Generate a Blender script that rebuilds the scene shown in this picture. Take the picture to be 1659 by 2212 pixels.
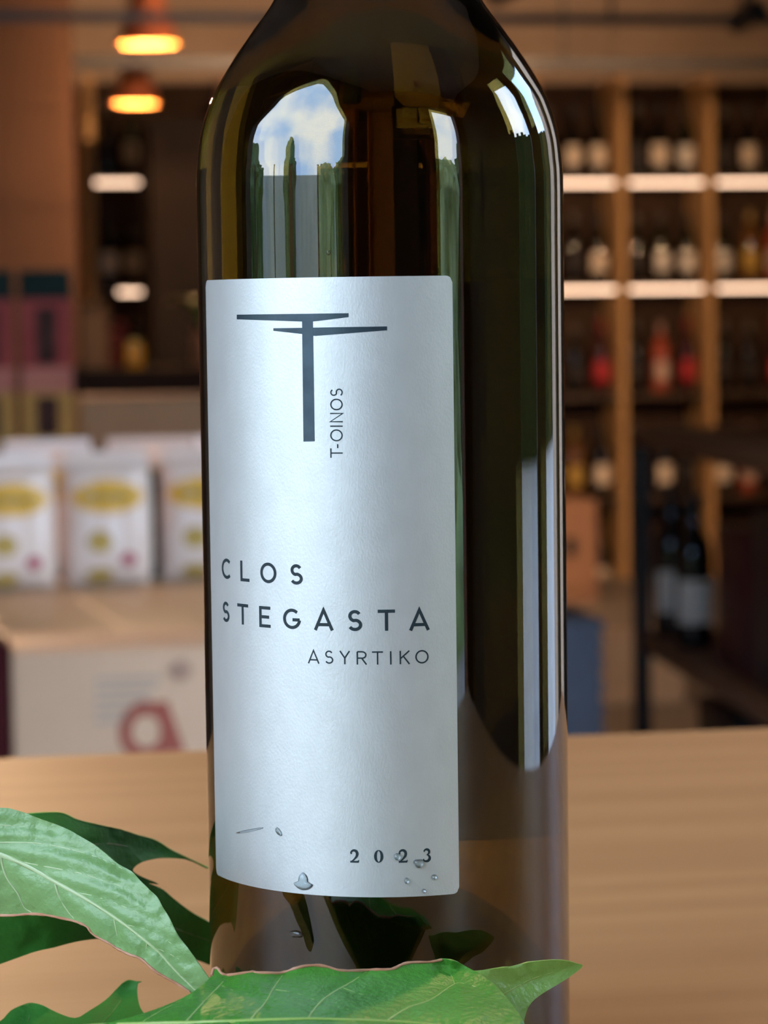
import bpy, bmesh, math, random
from mathutils import Vector, Matrix, geometry, noise
random.seed(7)
for o in list(bpy.data.objects):
    bpy.data.objects.remove(o)
scene = bpy.context.scene
COL = scene.collection
R_ = math.radians

# ------------------------------------------------------------------ camera
F_PX, CX, CY = 5800.0, 829.5, 1106.0
TABLE_Z = 0.92
EYE = Vector((0.0, -0.556, TABLE_Z + 0.160))
PITCH, ROLL = R_(4.2), R_(0.75)
_r, _u = Vector((1, 0, 0)), Vector((0, math.sin(PITCH), math.cos(PITCH)))
FWD = Vector((0, math.cos(PITCH), -math.sin(PITCH)))
RC = _r * math.cos(ROLL) - _u * math.sin(ROLL)
UC = _r * math.sin(ROLL) + _u * math.cos(ROLL)
cam_d = bpy.data.cameras.new('camera')
cam = bpy.data.objects.new('camera', cam_d)
COL.objects.link(cam)
m = Matrix.Identity(4)
for i in range(3):
    m[i][0], m[i][1], m[i][2], m[i][3] = RC[i], UC[i], -FWD[i], EYE[i]
cam.matrix_world = m
cam_d.sensor_fit = 'VERTICAL'
cam_d.sensor_height = 36.0
cam_d.lens = 36.0 * F_PX / 2212.0
cam_d.clip_start, cam_d.clip_end = 0.02, 200
cam_d.dof.use_dof = True
cam_d.dof.focus_distance = 0.556 - 0.034
cam_d.dof.aperture_fstop = 24.5
scene.camera = cam

# ------------------------------------------------------------------ world: pale blue sky with thin cloud
w = bpy.data.worlds.new('sky')
scene.world = w
w.use_nodes = True
nt = w.node_tree
nt.nodes.clear()
_o = nt.nodes.new('ShaderNodeOutputWorld')
_b = nt.nodes.new('ShaderNodeBackground')
_mix = nt.nodes.new('ShaderNodeMix'); _mix.data_type = 'RGBA'
_n = nt.nodes.new('ShaderNodeTexNoise')
_tc = nt.nodes.new('ShaderNodeTexCoord')
_cr = nt.nodes.new('ShaderNodeValToRGB')
nt.links.new(_tc.outputs['Generated'], _n.inputs['Vector'])
_n.inputs['Scale'].default_value = 2.2
_n.inputs['Detail'].default_value = 6
nt.links.new(_n.outputs['Fac'], _cr.inputs['Fac'])
_cr.color_ramp.elements[0].position = 0.42
_cr.color_ramp.elements[1].position = 0.62
nt.links.new(_cr.outputs['Color'], _mix.inputs['Factor'])
_mix.inputs['A'].default_value = (0.36, 0.58, 1.0, 1)
_mix.inputs['B'].default_value = (0.84, 0.92, 1.0, 1)
nt.links.new(_mix.outputs['Result'], _b.inputs['Color'])
_b.inputs['Strength'].default_value = 10.4
nt.links.new(_b.outputs['Background'], _o.inputs['Surface'])

vs = scene.view_settings
vs.view_transform = 'Standard'
vs.look = 'None'
vs.gamma = 1.0
vs.exposure = 0.0
vs.use_curve_mapping = False
cy = scene.cycles
cy.use_denoising = True
cy.use_adaptive_sampling = True
cy.adaptive_threshold = 0.1
cy.adaptive_min_samples = 24
cy.max_bounces = 10
cy.transmission_bounces = 8
cy.glossy_bounces = 3
cy.diffuse_bounces = 3
cy.sample_clamp_indirect = 6.0
cy.blur_glossy = 0.3

# ------------------------------------------------------------------ frames
YAW = R_(9.5)                       # the room and the table stand turned against the lens
CA, SA = math.cos(YAW), math.sin(YAW)
def W(u, v, z):                     # room coordinates -> world
    return Vector((u * CA - v * SA, u * SA + v * CA, z))
def to_room(p):
    return Vector((p.x * CA + p.y * SA, -p.x * SA + p.y * CA, p.z))
def ray(px, py):
    return (FWD + RC * ((px - CX) / F_PX) + UC * ((CY - py) / F_PX))
def at_y(px, py, y):                # point of a pixel's ray at world depth y
    d = ray(px, py)
    return EYE + d * ((y - EYE.y) / d.y)
def at_v(px, py, v):                # (u, z) of a pixel's ray in the room plane v
    d = to_room(ray(px, py)); e = to_room(EYE)
    t = (v - e.y) / d.y
    return e.x + d.x * t, e.z + d.z * t
def project(p):                     # world point -> photo pixel
    d = p - EYE; k = F_PX / d.dot(FWD)
    return CX + d.dot(RC) * k, CY - d.dot(UC) * k
def at_z(px, py, z):                # room (u, v) of a pixel's ray at height z
    d = to_room(ray(px, py)); e = to_room(EYE)
    t = (z - e.z) / d.z
    return e.x + d.x * t, e.y + d.y * t

# ------------------------------------------------------------------ materials
MATS = {}
def mat(name, c1, c2=None, scale=8.0, rough=0.5, metal=0.0, spec=0.5, bump=0.0, bscale=None, stretch=(1, 1, 1),
        emit=None, estr=0.0, trans=0.0, ior=1.5, coat=0.0, detail=4.0, sss=0.0, lo=0.35, hi=0.65, translucent=0.0, tcol=None, broughness=0.0):
    if name in MATS:
        return MATS[name]
    mt = bpy.data.materials.new(name)
    mt.use_nodes = True
    t = mt.node_tree
    bs = t.nodes['Principled BSDF']
    tc = t.nodes.new('ShaderNodeTexCoord')
    mp = t.nodes.new('ShaderNodeMapping')
    mp.inputs['Scale'].default_value = stretch
    t.links.new(tc.outputs['Object'], mp.inputs['Vector'])
    if c2 is None:
        c2 = tuple(min(1, c * 0.86) for c in c1)
    ns = t.nodes.new('ShaderNodeTexNoise')
    ns.inputs['Scale'].default_value = scale
    ns.inputs['Detail'].default_value = detail
    t.links.new(mp.outputs['Vector'], ns.inputs['Vector'])
    cr = t.nodes.new('ShaderNodeValToRGB')
    cr.color_ramp.elements[0].position = lo
    cr.color_ramp.elements[1].position = hi
    cr.color_ramp.elements[0].color = (*c1, 1)
    cr.color_ramp.elements[1].color = (*c2, 1)
    t.links.new(ns.outputs['Fac'], cr.inputs['Fac'])
    t.links.new(cr.outputs['Color'], bs.inputs['Base Color'])
    bs.inputs['Roughness'].default_value = rough
    bs.inputs['Metallic'].default_value = metal
    bs.inputs['Specular IOR Level'].default_value = spec
    bs.inputs['IOR'].default_value = ior
    bs.inputs['Transmission Weight'].default_value = trans
    bs.inputs['Coat Weight'].default_value = coat
    bs.inputs['Coat Roughness'].default_value = 0.02 if trans else 0.12
    if emit:
        bs.inputs['Emission Color'].default_value = (*emit, 1)
        bs.inputs['Emission Strength'].default_value = estr
    if bump:
        b = t.nodes.new('ShaderNodeBump')
        b.inputs['Strength'].default_value = bump
        b.inputs['Distance'].default_value = 0.001
        n2 = t.nodes.new('ShaderNodeTexNoise')
        n2.inputs['Scale'].default_value = bscale or scale * 4
        n2.inputs['Detail'].default_value = 3
        t.links.new(mp.outputs['Vector'], n2.inputs['Vector'])
        t.links.new(n2.outputs['Fac'], b.inputs['Height'])
        t.links.new(b.outputs['Normal'], bs.inputs['Normal'])
    if translucent:
        out = t.nodes['Material Output']
        tr = t.nodes.new('ShaderNodeBsdfTranslucent')
        tr.inputs['Color'].default_value = (*(tcol or c1), 1)
        mx = t.nodes.new('ShaderNodeMixShader')
        mx.inputs['Fac'].default_value = translucent
        t.links.new(bs.outputs['BSDF'], mx.inputs[1])
        t.links.new(tr.outputs['BSDF'], mx.inputs[2])
        t.links.new(mx.outputs['Shader'], out.inputs['Surface'])
    MATS[name] = mt
    return mt

def wood(name, c1, c2, c3, scale=1.0, rough=0.42, axis=0, spec=0.4, bands=9.0):
    if name in MATS:
        return MATS[name]
    mt = mat(name, c1, c2, scale=6 * scale, rough=rough, spec=spec, bump=0.12, bscale=120,
             stretch=(0.12, 1.6, 1.6) if axis == 0 else (1.6, 1.6, 0.12), lo=0.3, hi=0.7)
    t = mt.node_tree
    bs = t.nodes['Principled BSDF']
    mp = [n for n in t.nodes if n.type == 'MAPPING'][0]
    wv = t.nodes.new('ShaderNodeTexWave')
    wv.wave_type = 'BANDS'
    wv.bands_direction = 'Y' if axis == 0 else 'X'
    wv.inputs['Scale'].default_value = bands * scale
    wv.inputs['Distortion'].default_value = 9.0
    wv.inputs['Detail'].default_value = 4.0
    wv.inputs['Detail Scale'].default_value = 1.6
    t.links.new(mp.outputs['Vector'], wv.inputs['Vector'])
    mx = t.nodes.new('ShaderNodeMix'); mx.data_type = 'RGBA'
    src = bs.inputs['Base Color'].links[0].from_socket
    ml = t.nodes.new('ShaderNodeMath'); ml.operation = 'MULTIPLY'
    ml.inputs[1].default_value = 0.32
    t.links.new(wv.outputs['Fac'], ml.inputs[0])
    t.links.new(ml.outputs[0], mx.inputs['Factor'])
    t.links.new(src, mx.inputs['A'])
    mx.inputs['B'].default_value = (*c3, 1)
    t.links.new(mx.outputs['Result'], bs.inputs['Base Color'])
    return mt

# ------------------------------------------------------------------ mesh helpers
class MB:
    def __init__(s): s.v, s.f = [], []
    def add(s, vs, fs):
        b = len(s.v)
        s.v += [tuple(p) for p in vs]
        s.f += [tuple(b + i for i in f) for f in fs]
        return s
    def box(s, x0, x1, y0, y1, z0, z1):
        return s.add([(x0, y0, z0), (x1, y0, z0), (x1, y1, z0), (x0, y1, z0), (x0, y0, z1), (x1, y0, z1), (x1, y1, z1), (x0, y1, z1)],
                     [(0, 3, 2, 1), (4, 5, 6, 7), (0, 1, 5, 4), (1, 2, 6, 5), (2, 3, 7, 6), (3, 0, 4, 7)])
    def lathe(s, prof, n=32, c=(0, 0, 0)):
        vs, fs, rings = [], [], []
        for r, z in prof:
            if r < 1e-7:
                rings.append([len(vs)]); vs.append((c[0], c[1], c[2] + z))
            else:
                rings.append(list(range(len(vs), len(vs) + n)))
                vs += [(c[0] + r * math.cos(2 * math.pi * k / n), c[1] + r * math.sin(2 * math.pi * k / n), c[2] + z) for k in range(n)]
        for a, b in zip(rings, rings[1:]):
            for k in range(n):
                k2 = (k + 1) % n
                if len(a) == 1 and len(b) == 1: continue
                if len(a) == 1: fs.append((a[0], b[k2], b[k]))
                elif len(b) == 1: fs.append((a[k], a[k2], b[0]))
                else: fs.append((a[k], a[k2], b[k2], b[k]))
        return s.add(vs, fs)
    def tube(s, pts, rad, n=8, caps=True):
        pts = [Vector(p) for p in pts]
        rr = rad if isinstance(rad, (list, tuple)) else [rad] * len(pts)
        vs, fs = [], []
        for i, p in enumerate(pts):
            d = (pts[min(i + 1, len(pts) - 1)] - pts[max(i - 1, 0)]).normalized()
            a = d.cross(Vector((0, 0, 1)))
            if a.length < 1e-3: a = d.cross(Vector((0, 1, 0)))
            a.normalize(); b = d.cross(a)
            for k in range(n):
                t = 2 * math.pi * k / n
                vs.append(p + (a * math.cos(t) + b * math.sin(t)) * rr[i])
        for i in range(len(pts) - 1):
            for k in range(n):
                k2 = (k + 1) % n
                fs.append((i * n + k, i * n + k2, (i + 1) * n + k2, (i + 1) * n + k))
        if caps:
            fs.append(tuple(range(n - 1, -1, -1)))
            fs.append(tuple(range((len(pts) - 1) * n, len(pts) * n)))
        return s.add(vs, fs)
    def build(s, name, material, parent=None, smooth=None, bevel=0.0, recalc=False):
        me = bpy.data.meshes.new(name)
        me.from_pydata(s.v, [], s.f)
        if recalc:
            bm = bmesh.new(); bm.from_mesh(me)
            bmesh.ops.recalc_face_normals(bm, faces=bm.faces[:])
            bm.to_mesh(me); bm.free()
        if bevel:
            bm = bmesh.new(); bm.from_mesh(me)
            bmesh.ops.bevel(bm, geom=bm.edges[:], offset=bevel, segments=2, profile=0.6, affect='EDGES')
            bm.to_mesh(me); bm.free()
        me.materials.append(material)
        if smooth is not None or bevel:
            me.shade_smooth()
            me.set_sharp_from_angle(angle=R_(smooth or 35))
        o = bpy.data.objects.new(name, me)
        COL.objects.link(o)
        if parent: o.parent = parent
        return o

def tag(o, label=None, cat=None, group=None, kind=None):
    if label: o['label'] = label
    if cat: o['category'] = cat
    if group: o['group'] = group
    if kind: o['kind'] = kind
    return o
def empty(name, loc=(0, 0, 0), rz=0.0):
    o = bpy.data.objects.new(name, None)
    o.empty_display_size = 0.05
    COL.objects.link(o)
    o.location = loc
    o.rotation_euler = (0, 0, rz)
    return o
def copy_tree(o, parent=None):
    c = o.copy(); COL.objects.link(c); c.parent = parent
    for ch in list(o.children): copy_tree(ch, c)
    return c
def put(o, u, v, z, rz=0.0):
    o.location = W(u, v, z); o.rotation_euler = (0, 0, YAW + rz); return o
def struct(name, mb, material, u=0, v=0, z=0, bevel=0.0):
    o = mb.build(name, material, bevel=bevel)
    put(o, u, v, z); o['kind'] = 'structure'
    return o

# ================================================================== THE SHOP
ZE = EYE.z
plaster = mat('warm_plaster', (0.38, 0.275, 0.20), (0.33, 0.235, 0.165), scale=3, rough=0.85, bump=0.1, bscale=60)
ceil_m = mat('ceiling_paint', (0.36, 0.28, 0.225), (0.32, 0.245, 0.195), scale=2, rough=0.9)
white_pl = mat('dark_front_panelling', (0.045, 0.032, 0.024), (0.035, 0.025, 0.018), scale=3, rough=0.7, spec=0.2)
floor_m = mat('floor_tile_grey', (0.30, 0.27, 0.24), (0.24, 0.21, 0.18), scale=5, rough=0.45)
U0, U1, V0, V1, HC = -2.35, 4.6, -2.2, 10.6, 3.05
UR = 1.9                            # the front part of the shop is narrower
struct('floor', MB().box(U0 - 0.6, U1, V0 - 0.4, V1, -0.1, 0), floor_m)
struct('wall_back', MB().box(U0, U1, V1, V1 + 0.15, 0, HC), plaster)
struct('wall_left', MB().box(U0 - 0.15, U0, 1.3, V1, 0, HC), plaster)
struct('wall_right', MB().box(U1, U1 + 0.15, 3.2, V1, 0, HC), plaster)
struct('wall_right', MB().box(UR, U1, 3.2, 3.35, 0, HC), plaster)
dark_frame = mat('dark_frame_paint', (0.02, 0.022, 0.024), (0.03, 0.03, 0.03), rough=0.4)
oak_frame = wood('reddish_door_wood', (0.22, 0.09, 0.04), (0.16, 0.06, 0.03), (0.10, 0.04, 0.02))
# shop front behind and beside the camera: a slanting glazed side folded open, then a straight wall with a doorway
GN, GD = R_(-52), 1.30              # bearing and distance of the slanting side, seen from the bottle
def slant(s_, d_=0.0):              # s_ runs along the slanting side, d_ outwards
    n = Vector((math.sin(GN), -math.cos(GN), 0)); t = Vector((-math.cos(GN), -math.sin(GN), 0))
    return n * (GD + d_) + t * s_
def slant_box(name, s0, s1, d0, d1, z0, z1, m_):
    mb = MB()
    c = [slant(s0, d0), slant(s1, d0), slant(s1, d1), slant(s0, d1)]
    mb.add([(p.x, p.y, z0) for p in c] + [(p.x, p.y, z1) for p in c], [(0, 3, 2, 1), (4, 5, 6, 7), (0, 1, 5, 4), (1, 2, 6, 5), (2, 3, 7, 6), (3, 0, 4, 7)])
    o = mb.build(name, m_, recalc=True); o['kind'] = 'structure'
    return o
OP0, OP1, OPZ = -0.84, 1.02, 2.93
slant_box('wall_slant', -1.42, OP0, 0, 0.2, 0, HC, white_pl)
slant_box('wall_slant', OP1, 2.75, 0, 0.2, 0, HC, white_pl)
slant_box('wall_slant', OP0, OP1, 0, 0.2, OPZ, HC, white_pl)
slant_box('wall_slant', OP0, OP1, 0, 0.12, 0, 0.60, white_pl)  # low sill added unseen, keeps the bottle's lower reflection dark
for sa, sb, zl_, zh_ in [(OP1, -0.02, 1.75, 2.90), (OP0, -0.02, 1.95, 2.90)]:      # added gable infill: shapes the reflected sky and trims the daylight
    mb = MB()
    vv = []
    for d_ in (0.02, 0.12):
        for s_, z_ in ((sa, zl_), (sb, zh_), (sb, OPZ + 0.002), (sa, OPZ + 0.002)):
            p_ = slant(s_, d_); vv.append((p_.x, p_.y, z_))
    o_ = mb.add(vv, [(0, 1, 2, 3), (7, 6, 5, 4), (0, 4, 5, 1), (1, 5, 6, 2), (2, 6, 7, 3), (3, 7, 4, 0)]).build('wall_added_gable', white_pl, recalc=True)
    o_['kind'] = 'structure'
corner = to_room(slant(-1.40, 0.0))
VF = corner.y
fw = MB()
D0, D1 = 0.95, 1.72                 # the doorway
fw.box(corner.x - 0.05, D0, VF - 0.2, VF, 0, 2.6).box(D1, UR + 0.15, VF - 0.2, VF, 0, 2.6).box(corner.x - 0.05, UR + 0.15, VF - 0.2, VF, 2.6, HC)
struct('wall_front', fw, white_pl)
struct('trim_1', MB().box(-0.05, 0.05, -0.06, 0.06, 0, 2.6), oak_frame, D1 + 0.02, VF - 0.09, 0)
# three tall openings in the wall at the right of the table
RO = [(-0.15, 0.42), (0.80, 1.68), (1.98, 2.76)]
rw = MB(); e0 = VF
for a, b in RO:
    rw.box(UR, UR + 0.15, e0, a, 0, 2.5); e0 = b
rw.box(UR, UR + 0.15, e0, 3.2, 0, 2.5).box(UR, UR + 0.15, VF, 3.2, 2.5, HC)
struct('wall_right', rw, white_pl)
pa, pb = to_room(slant(-1.42, 0.08)), to_room(slant(2.75, 0.08))
plan = [(pa.x, pa.y), (UR + 0.15, VF - 0.2), (UR + 0.15, 3.2), (U1, 3.2), (U1, V1), (U0, V1), (U0, pb.y + 0.3), (pb.x, pb.y)]
npl = len(plan)
struct('ceiling', MB().add([(x, y, HC) for x, y in plan] + [(x, y, HC + 0.1) for x, y in plan],
       [tuple(range(npl - 1, -1, -1)), tuple(range(npl, 2 * npl))] + [(k, (k + 1) % npl, npl + (k + 1) % npl, npl + k) for k in range(npl)]), ceil_m)
def portal(loc, rz, sx, sz):        # the openings guide the daylight (sky portals)
    ld = bpy.data.lights.new('daylight_portal', 'AREA')
    ld.shape = 'RECTANGLE'; ld.size = sx; ld.size_y = sz
    ld.cycles.is_portal = True
    lo = bpy.data.objects.new('daylight_portal', ld); COL.objects.link(lo)
    lo.location = loc
    lo.rotation_euler = (R_(90), 0, rz)
p_ = slant((OP0 + OP1) / 2, 0.22); portal((p_.x, p_.y, OPZ / 2), GN, OP1 - OP0, OPZ)
portal(W((D0 + D1) / 2, VF - 0.22, 1.3), YAW, D1 - D0, 2.6)
for a, b in RO: portal(W(UR + 0.17, (a + b) / 2, 1.25), YAW + R_(90), b - a, 2.5)
# outside
pave_m = mat('grey_paving', (0.30, 0.30, 0.30), (0.24, 0.24, 0.24), scale=2, rough=0.8)
struct('pavement', MB().box(-9, 20.5, -7, 20, -0.22, -0.12), pave_m)
lawn_m = mat('lawn_green', (0.10, 0.20, 0.05), (0.16, 0.26, 0.08), scale=3, rough=0.9)
struct('lawn', MB().box(-45, 40, -45, 30, -0.34, -0.24), lawn_m)
bark = mat('bark_brown', (0.09, 0.06, 0.04), (0.05, 0.035, 0.025), scale=12, rough=0.9)
crown_m = [mat('tree_green_dark', (0.04, 0.09, 0.035), (0.10, 0.17, 0.07), scale=4, rough=0.8),
           mat('tree_green_pale', (0.20, 0.28, 0.12), (0.30, 0.38, 0.19), scale=4, rough=0.8)]
def tree(u, v, h, r, k, label):
    t = empty('garden_tree', W(u, v, -0.24), YAW)
    MB().tube([(0, 0, -0.02), (0.05, 0, h * 0.3), (0, 0.03, h * 0.7)], [0.16, 0.12, 0.06], 10).build('trunk', bark, t, smooth=60)
    bm = bmesh.new()
    bmesh.ops.create_icosphere(bm, subdivisions=4, radius=1)
    for vt in bm.verts:
        n = noise.fractal(vt.co * 3.1 + Vector((u, v, k)), 1.0, 2.0, 4)
        vt.co *= 1 + 0.34 * n
        vt.co = Vector((vt.co.x * r, vt.co.y * r, h * 0.56 + vt.co.z * h * 0.46))
    me = bpy.data.meshes.new('crown'); bm.to_mesh(me); bm.free()
    me.materials.append(crown_m[k % 2])
    c = bpy.data.objects.new('crown', me); COL.objects.link(c); c.parent = t
    tag(t, label, 'tree', 'garden trees outside the shop front')
for az, dist, h, r, k, lb in [
        (-104, 10.0, 3.3, 1.5, 1, 'pale green bushy tree outside, farthest along the slanting shop front'),
        (-84, 13.5, 4.2, 1.6, 0, 'dark green tree outside beyond the outermost dark post'),
        (-57, 14.5, 5.2, 1.0, 0, 'tall narrow dark tree outside beyond the reddish door post'),
        (-33, 11.0, 3.2, 1.0, 1, 'low round pale tree outside next to the reddish door post'),
        (-20, 14.0, 4.4, 1.7, 0, 'dark round tree outside near the wall corner'),
        (40, 9.5, 3.2, 1.3, 1, 'pale green tree outside the doorway'),
        (53, 13.0, 4.2, 1.6, 0, 'dark tree outside the doorway, farther off')]:
    p_ = to_room(Vector((math.sin(R_(az)) * dist, -math.cos(R_(az)) * dist, 0)))
    tree(p_.x, p_.y, h, r, k, lb)

for i, (az, dist, h, wd_) in enumerate([(-68, 4.6, 1.95, 0.06), (-56, 5.0, 2.05, 0.20), (-38, 4.4, 1.9, 0.07), (-83, 5.2, 2.0, 0.1)]):
    p_ = empty('garden_post', (math.sin(R_(az)) * dist, -math.cos(R_(az)) * dist, -0.12), R_(az))
    MB().box(-wd_ / 2, wd_ / 2, -0.05, 0.05, 0, h).build('shaft', oak_frame if i == 1 else dark_frame, p_)
    MB().box(-wd_ / 2 - 0.015, wd_ / 2 + 0.015, -0.065, 0.065, h, h + 0.03).build('cap', dark_frame, p_)
    tag(p_, ['thin dark garden post outside, second from the outer end', 'wide reddish wooden garden post outside', 'thin dark garden post outside, nearest to the wall corner', 'dark garden post outside, outermost of the row'][i], 'post')
gw = MB()  # pale wall added outside to grey the reflected gaps between the trees
for q in range(26):
    a0, a1 = R_(-118 + q * 4.2), R_(-118 + (q + 1) * 4.2)
    p = [(math.sin(a0) * 18, -math.cos(a0) * 18), (math.sin(a1) * 18, -math.cos(a1) * 18), (math.sin(a1) * 18.2, -math.cos(a1) * 18.2), (math.sin(a0) * 18.2, -math.cos(a0) * 18.2)]
    gw.add([(x, y, -0.24) for x, y in p] + [(x, y, 2.7) for x, y in p], [(0, 3, 2, 1), (4, 5, 6, 7), (0, 1, 5, 4), (2, 3, 7, 6)])
gw = gw.build('wall_backdrop', mat('backdrop_wall_grey', (0.58, 0.58, 0.55), (0.44, 0.45, 0.43), scale=1.2, rough=0.9)); gw['kind'] = 'structure'
# hedge added out of view: blocks sky, keeps the upper side reflection dark
hd = MB()
for q in range(40):
    v0_ = -6 + q * 0.9
    hd.box(21 + random.uniform(-0.3, 0.3), 22.5, v0_, v0_ + 0.9, 0, 6.6 + random.uniform(-0.5, 0.4))
hd = hd.build('hedge', mat('hedge_black_green', (0.006, 0.016, 0.006), (0.01, 0.022, 0.008), scale=3, rough=0.95, spec=0.1)); put(hd, 0, 0, -0.24); hd['kind'] = 'stuff'
tag(hd, 'tall dark hedge added outside the right openings to darken the bottle reflection', 'hedge')

# partition with panels (brown wall at the upper left)
part_m = mat('brown_panel', (0.165, 0.082, 0.044), (0.14, 0.07, 0.038), scale=2.5, rough=0.8, spec=0.1)
uL, zb = at_v(168, 590, 7.0)
pw = struct('wall_partition', MB().box(U0, uL, 7.0, 7.35, 0, HC), part_m)
_, zs = at_v(60, 240, 7.0)
MB().box(U0 + 0.01, uL - 0.04, 6.988, 7.0, zs + 0.006, HC - 0.02).build('panel', part_m, pw)
MB().box(U0 + 0.01, uL - 0.04, 6.988, 7.0, 0.1, zs - 0.006).build('panel', part_m, pw)

# ------------------------------------------------------------------ lamps of the shop and added fill spots
copper = mat('copper_shade', (0.35, 0.11, 0.05), (0.28, 0.08, 0.04), rough=0.35, metal=0.6)
copper_in = mat('warm_shade_lining', (0.75, 0.33, 0.12), (0.7, 0.3, 0.1), rough=0.6, spec=0.1)
bulb_m = mat('bulb_glow', (1, 0.7, 0.4), rough=0.4, emit=(1.0, 0.42, 0.13), estr=2.2)
black_m = mat('black_metal', (0.012, 0.012, 0.012), (0.02, 0.02, 0.02), rough=0.45)
def pendant(px, py, v, width_px, label, power):
    u, z = at_v(px, py, v)
    r = width_px / 2 / F_PX * (v + 0.5)
    h = r * 1.75
    t = put(empty('pendant_lamp'), u, v, z)
    MB().lathe([(r, 0), (r * 0.93, h * 0.16), (r * 0.62, h * 0.7), (r * 0.5, h), (0.02, h * 1.06), (0.02, h * 1.04), (r * 0.46, h * 0.97), (r * 0.58, h * 0.7), (r * 0.9, h * 0.16), (r * 0.97, 0), (r, 0)], 40).build('shade', copper, t, smooth=40)
    MB().lathe([(r * 0.955, 0.002), (r * 0.89, h * 0.16), (r * 0.57, h * 0.68), (r * 0.44, h * 0.95), (0, h * 0.955)], 40).build('shade_lining', copper_in, t, smooth=40)
    MB().lathe([(0, h * 0.42), (r * 0.2, h * 0.45), (r * 0.32, h * 0.56), (r * 0.24, h * 0.7), (0.015, h * 0.85), (0, h * 0.85)], 20).build('bulb', bulb_m, t, smooth=60)
    MB().tube([(0, 0, h * 1.03), (0, 0, HC - z)], 0.006, 8).build('cord', black_m, t, smooth=60)
    MB().lathe([(0, HC - z - 0.03), (0.05, HC - z - 0.03), (0.05, HC - z - 0.001), (0, HC - z - 0.001)], 20).build('ceiling_rose', black_m, t, smooth=40)
    ld = bpy.data.lights.new('bulb_light', 'POINT'); ld.energy = power; ld.color = (1, 0.55, 0.25); ld.shadow_soft_size = 0.012
    l = bpy.data.objects.new('bulb_light', ld); COL.objects.link(l); l.parent = t; l.location = (0, 0, h * 0.3)
    tag(t, label, 'lamp', 'copper pendant lamps in a row')
pendant(320, 97, 7.0, 132, 'copper cone pendant lamp, the higher and larger of the two', 16)
pendant(292, 225, 8.6, 104, 'copper cone pendant lamp, the lower and smaller of the two', 16)

# ceiling tracks and spots; all but the first spot are added fill
def track(px0, px1, py, v, rad, label):
    (ua, z), (ub, _) = at_v(px0, py, v), at_v(px1, py, v)
    t = put(empty('ceiling_track'), ua, v, z)
    L = ub - ua
    MB().box(0, L, -rad, rad, -rad, rad).build('rail', black_m, t)
    for k in range(4):
        x = L * (0.06 + 0.293 * k)
        MB().tube([(x, 0, rad * 0.9), (x, 0, HC - z)], 0.005, 6).build('hanger_rod', black_m, t)
    return tag(t, label, 'track light', 'black ceiling tracks')
track(-200, 2100, 34, 6.0, 0.012, 'black ceiling track, the higher one nearer to the lens')
track(-100, 1900, 134, 8.0, 0.016, 'black ceiling track, the lower one nearer to the wine shelves')
def ceiling_spot(u, v, z, label, power, aim, size=95):
    t = put(empty('track_spotlight'), u, v, z)
    rot = (Vector(aim) - Vector((u, v, z))).to_track_quat('-Z', 'Y').to_euler()
    hs = MB().lathe([(0, 0.03), (0.027, 0.03), (0.027, -0.035), (0.030, -0.035), (0.030, 0.075), (0.02, 0.085), (0, 0.085)], 24).build('housing', black_m, t, smooth=40)
    ln = MB().lathe([(0, 0.022), (0.025, 0.022), (0.025, 0.0295), (0, 0.0295)], 24).build('lens', mat('spot_lens', (1, .8, .6), emit=(1, .65, .38), estr=2.0), t)
    hs.rotation_euler = rot; ln.rotation_euler = rot
    MB().tube([(0, 0, 0.02), (0, 0, HC - z)], 0.009, 8).build('stem', black_m, t, smooth=60)
    ld = bpy.data.lights.new('spot_light', 'SPOT'); ld.energy = power; ld.color = (1, 0.60, 0.33); ld.spot_size = R_(size); ld.spot_blend = 0.8; ld.shadow_soft_size = 0.015
    l = bpy.data.objects.new('spot_light', ld); COL.objects.link(l); l.parent = t
    l.rotation_euler = rot
    l.location = rot.to_matrix() @ Vector((0, 0, -0.012))
    tag(t, label, 'spotlight', 'black track spotlights')
def spot(px, py, v, label, power, aim):
    u, z = at_v(px, py, v)
    ceiling_spot(u, v, z, label, power, aim)
spot(1607, 40, 6.0, 'black cylinder spotlight hanging from the higher ceiling track', 520, (1.2, 10, 1.2))
spot(1085, -20, 6.0, 'black spotlight added above the bottle neck to brighten the wine shelves', 220, (0.3, 10, 1.3))  # fill lamp added for the back shelves
spot(-160, -60, 6.0, 'black spotlight added above the view to brighten the white snack bags', 110, (-0.6, 4.0, 0.8))  # unseen fill lamp added for the bags
spot(430, -150, 4.6, 'black spotlight added above the view to brighten the display table', 45, (-0.4, 3.9, 0.7))  # unseen fill lamp added for the display table top
ceiling_spot(0.9, 1.0, 2.6, 'black spotlight added out of view to brighten the oak table', 110, (0.42, 0.25, 0.92), 60)  # unseen lamp added to warm and even the light on the table
ceiling_spot(0.75, 4.1, 2.6, 'black spotlight added out of view to brighten the crate and dark rack', 90, (0.85, 6.6, 0.4), 60)  # unseen lamp added to lift the crate and rack zone

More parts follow.
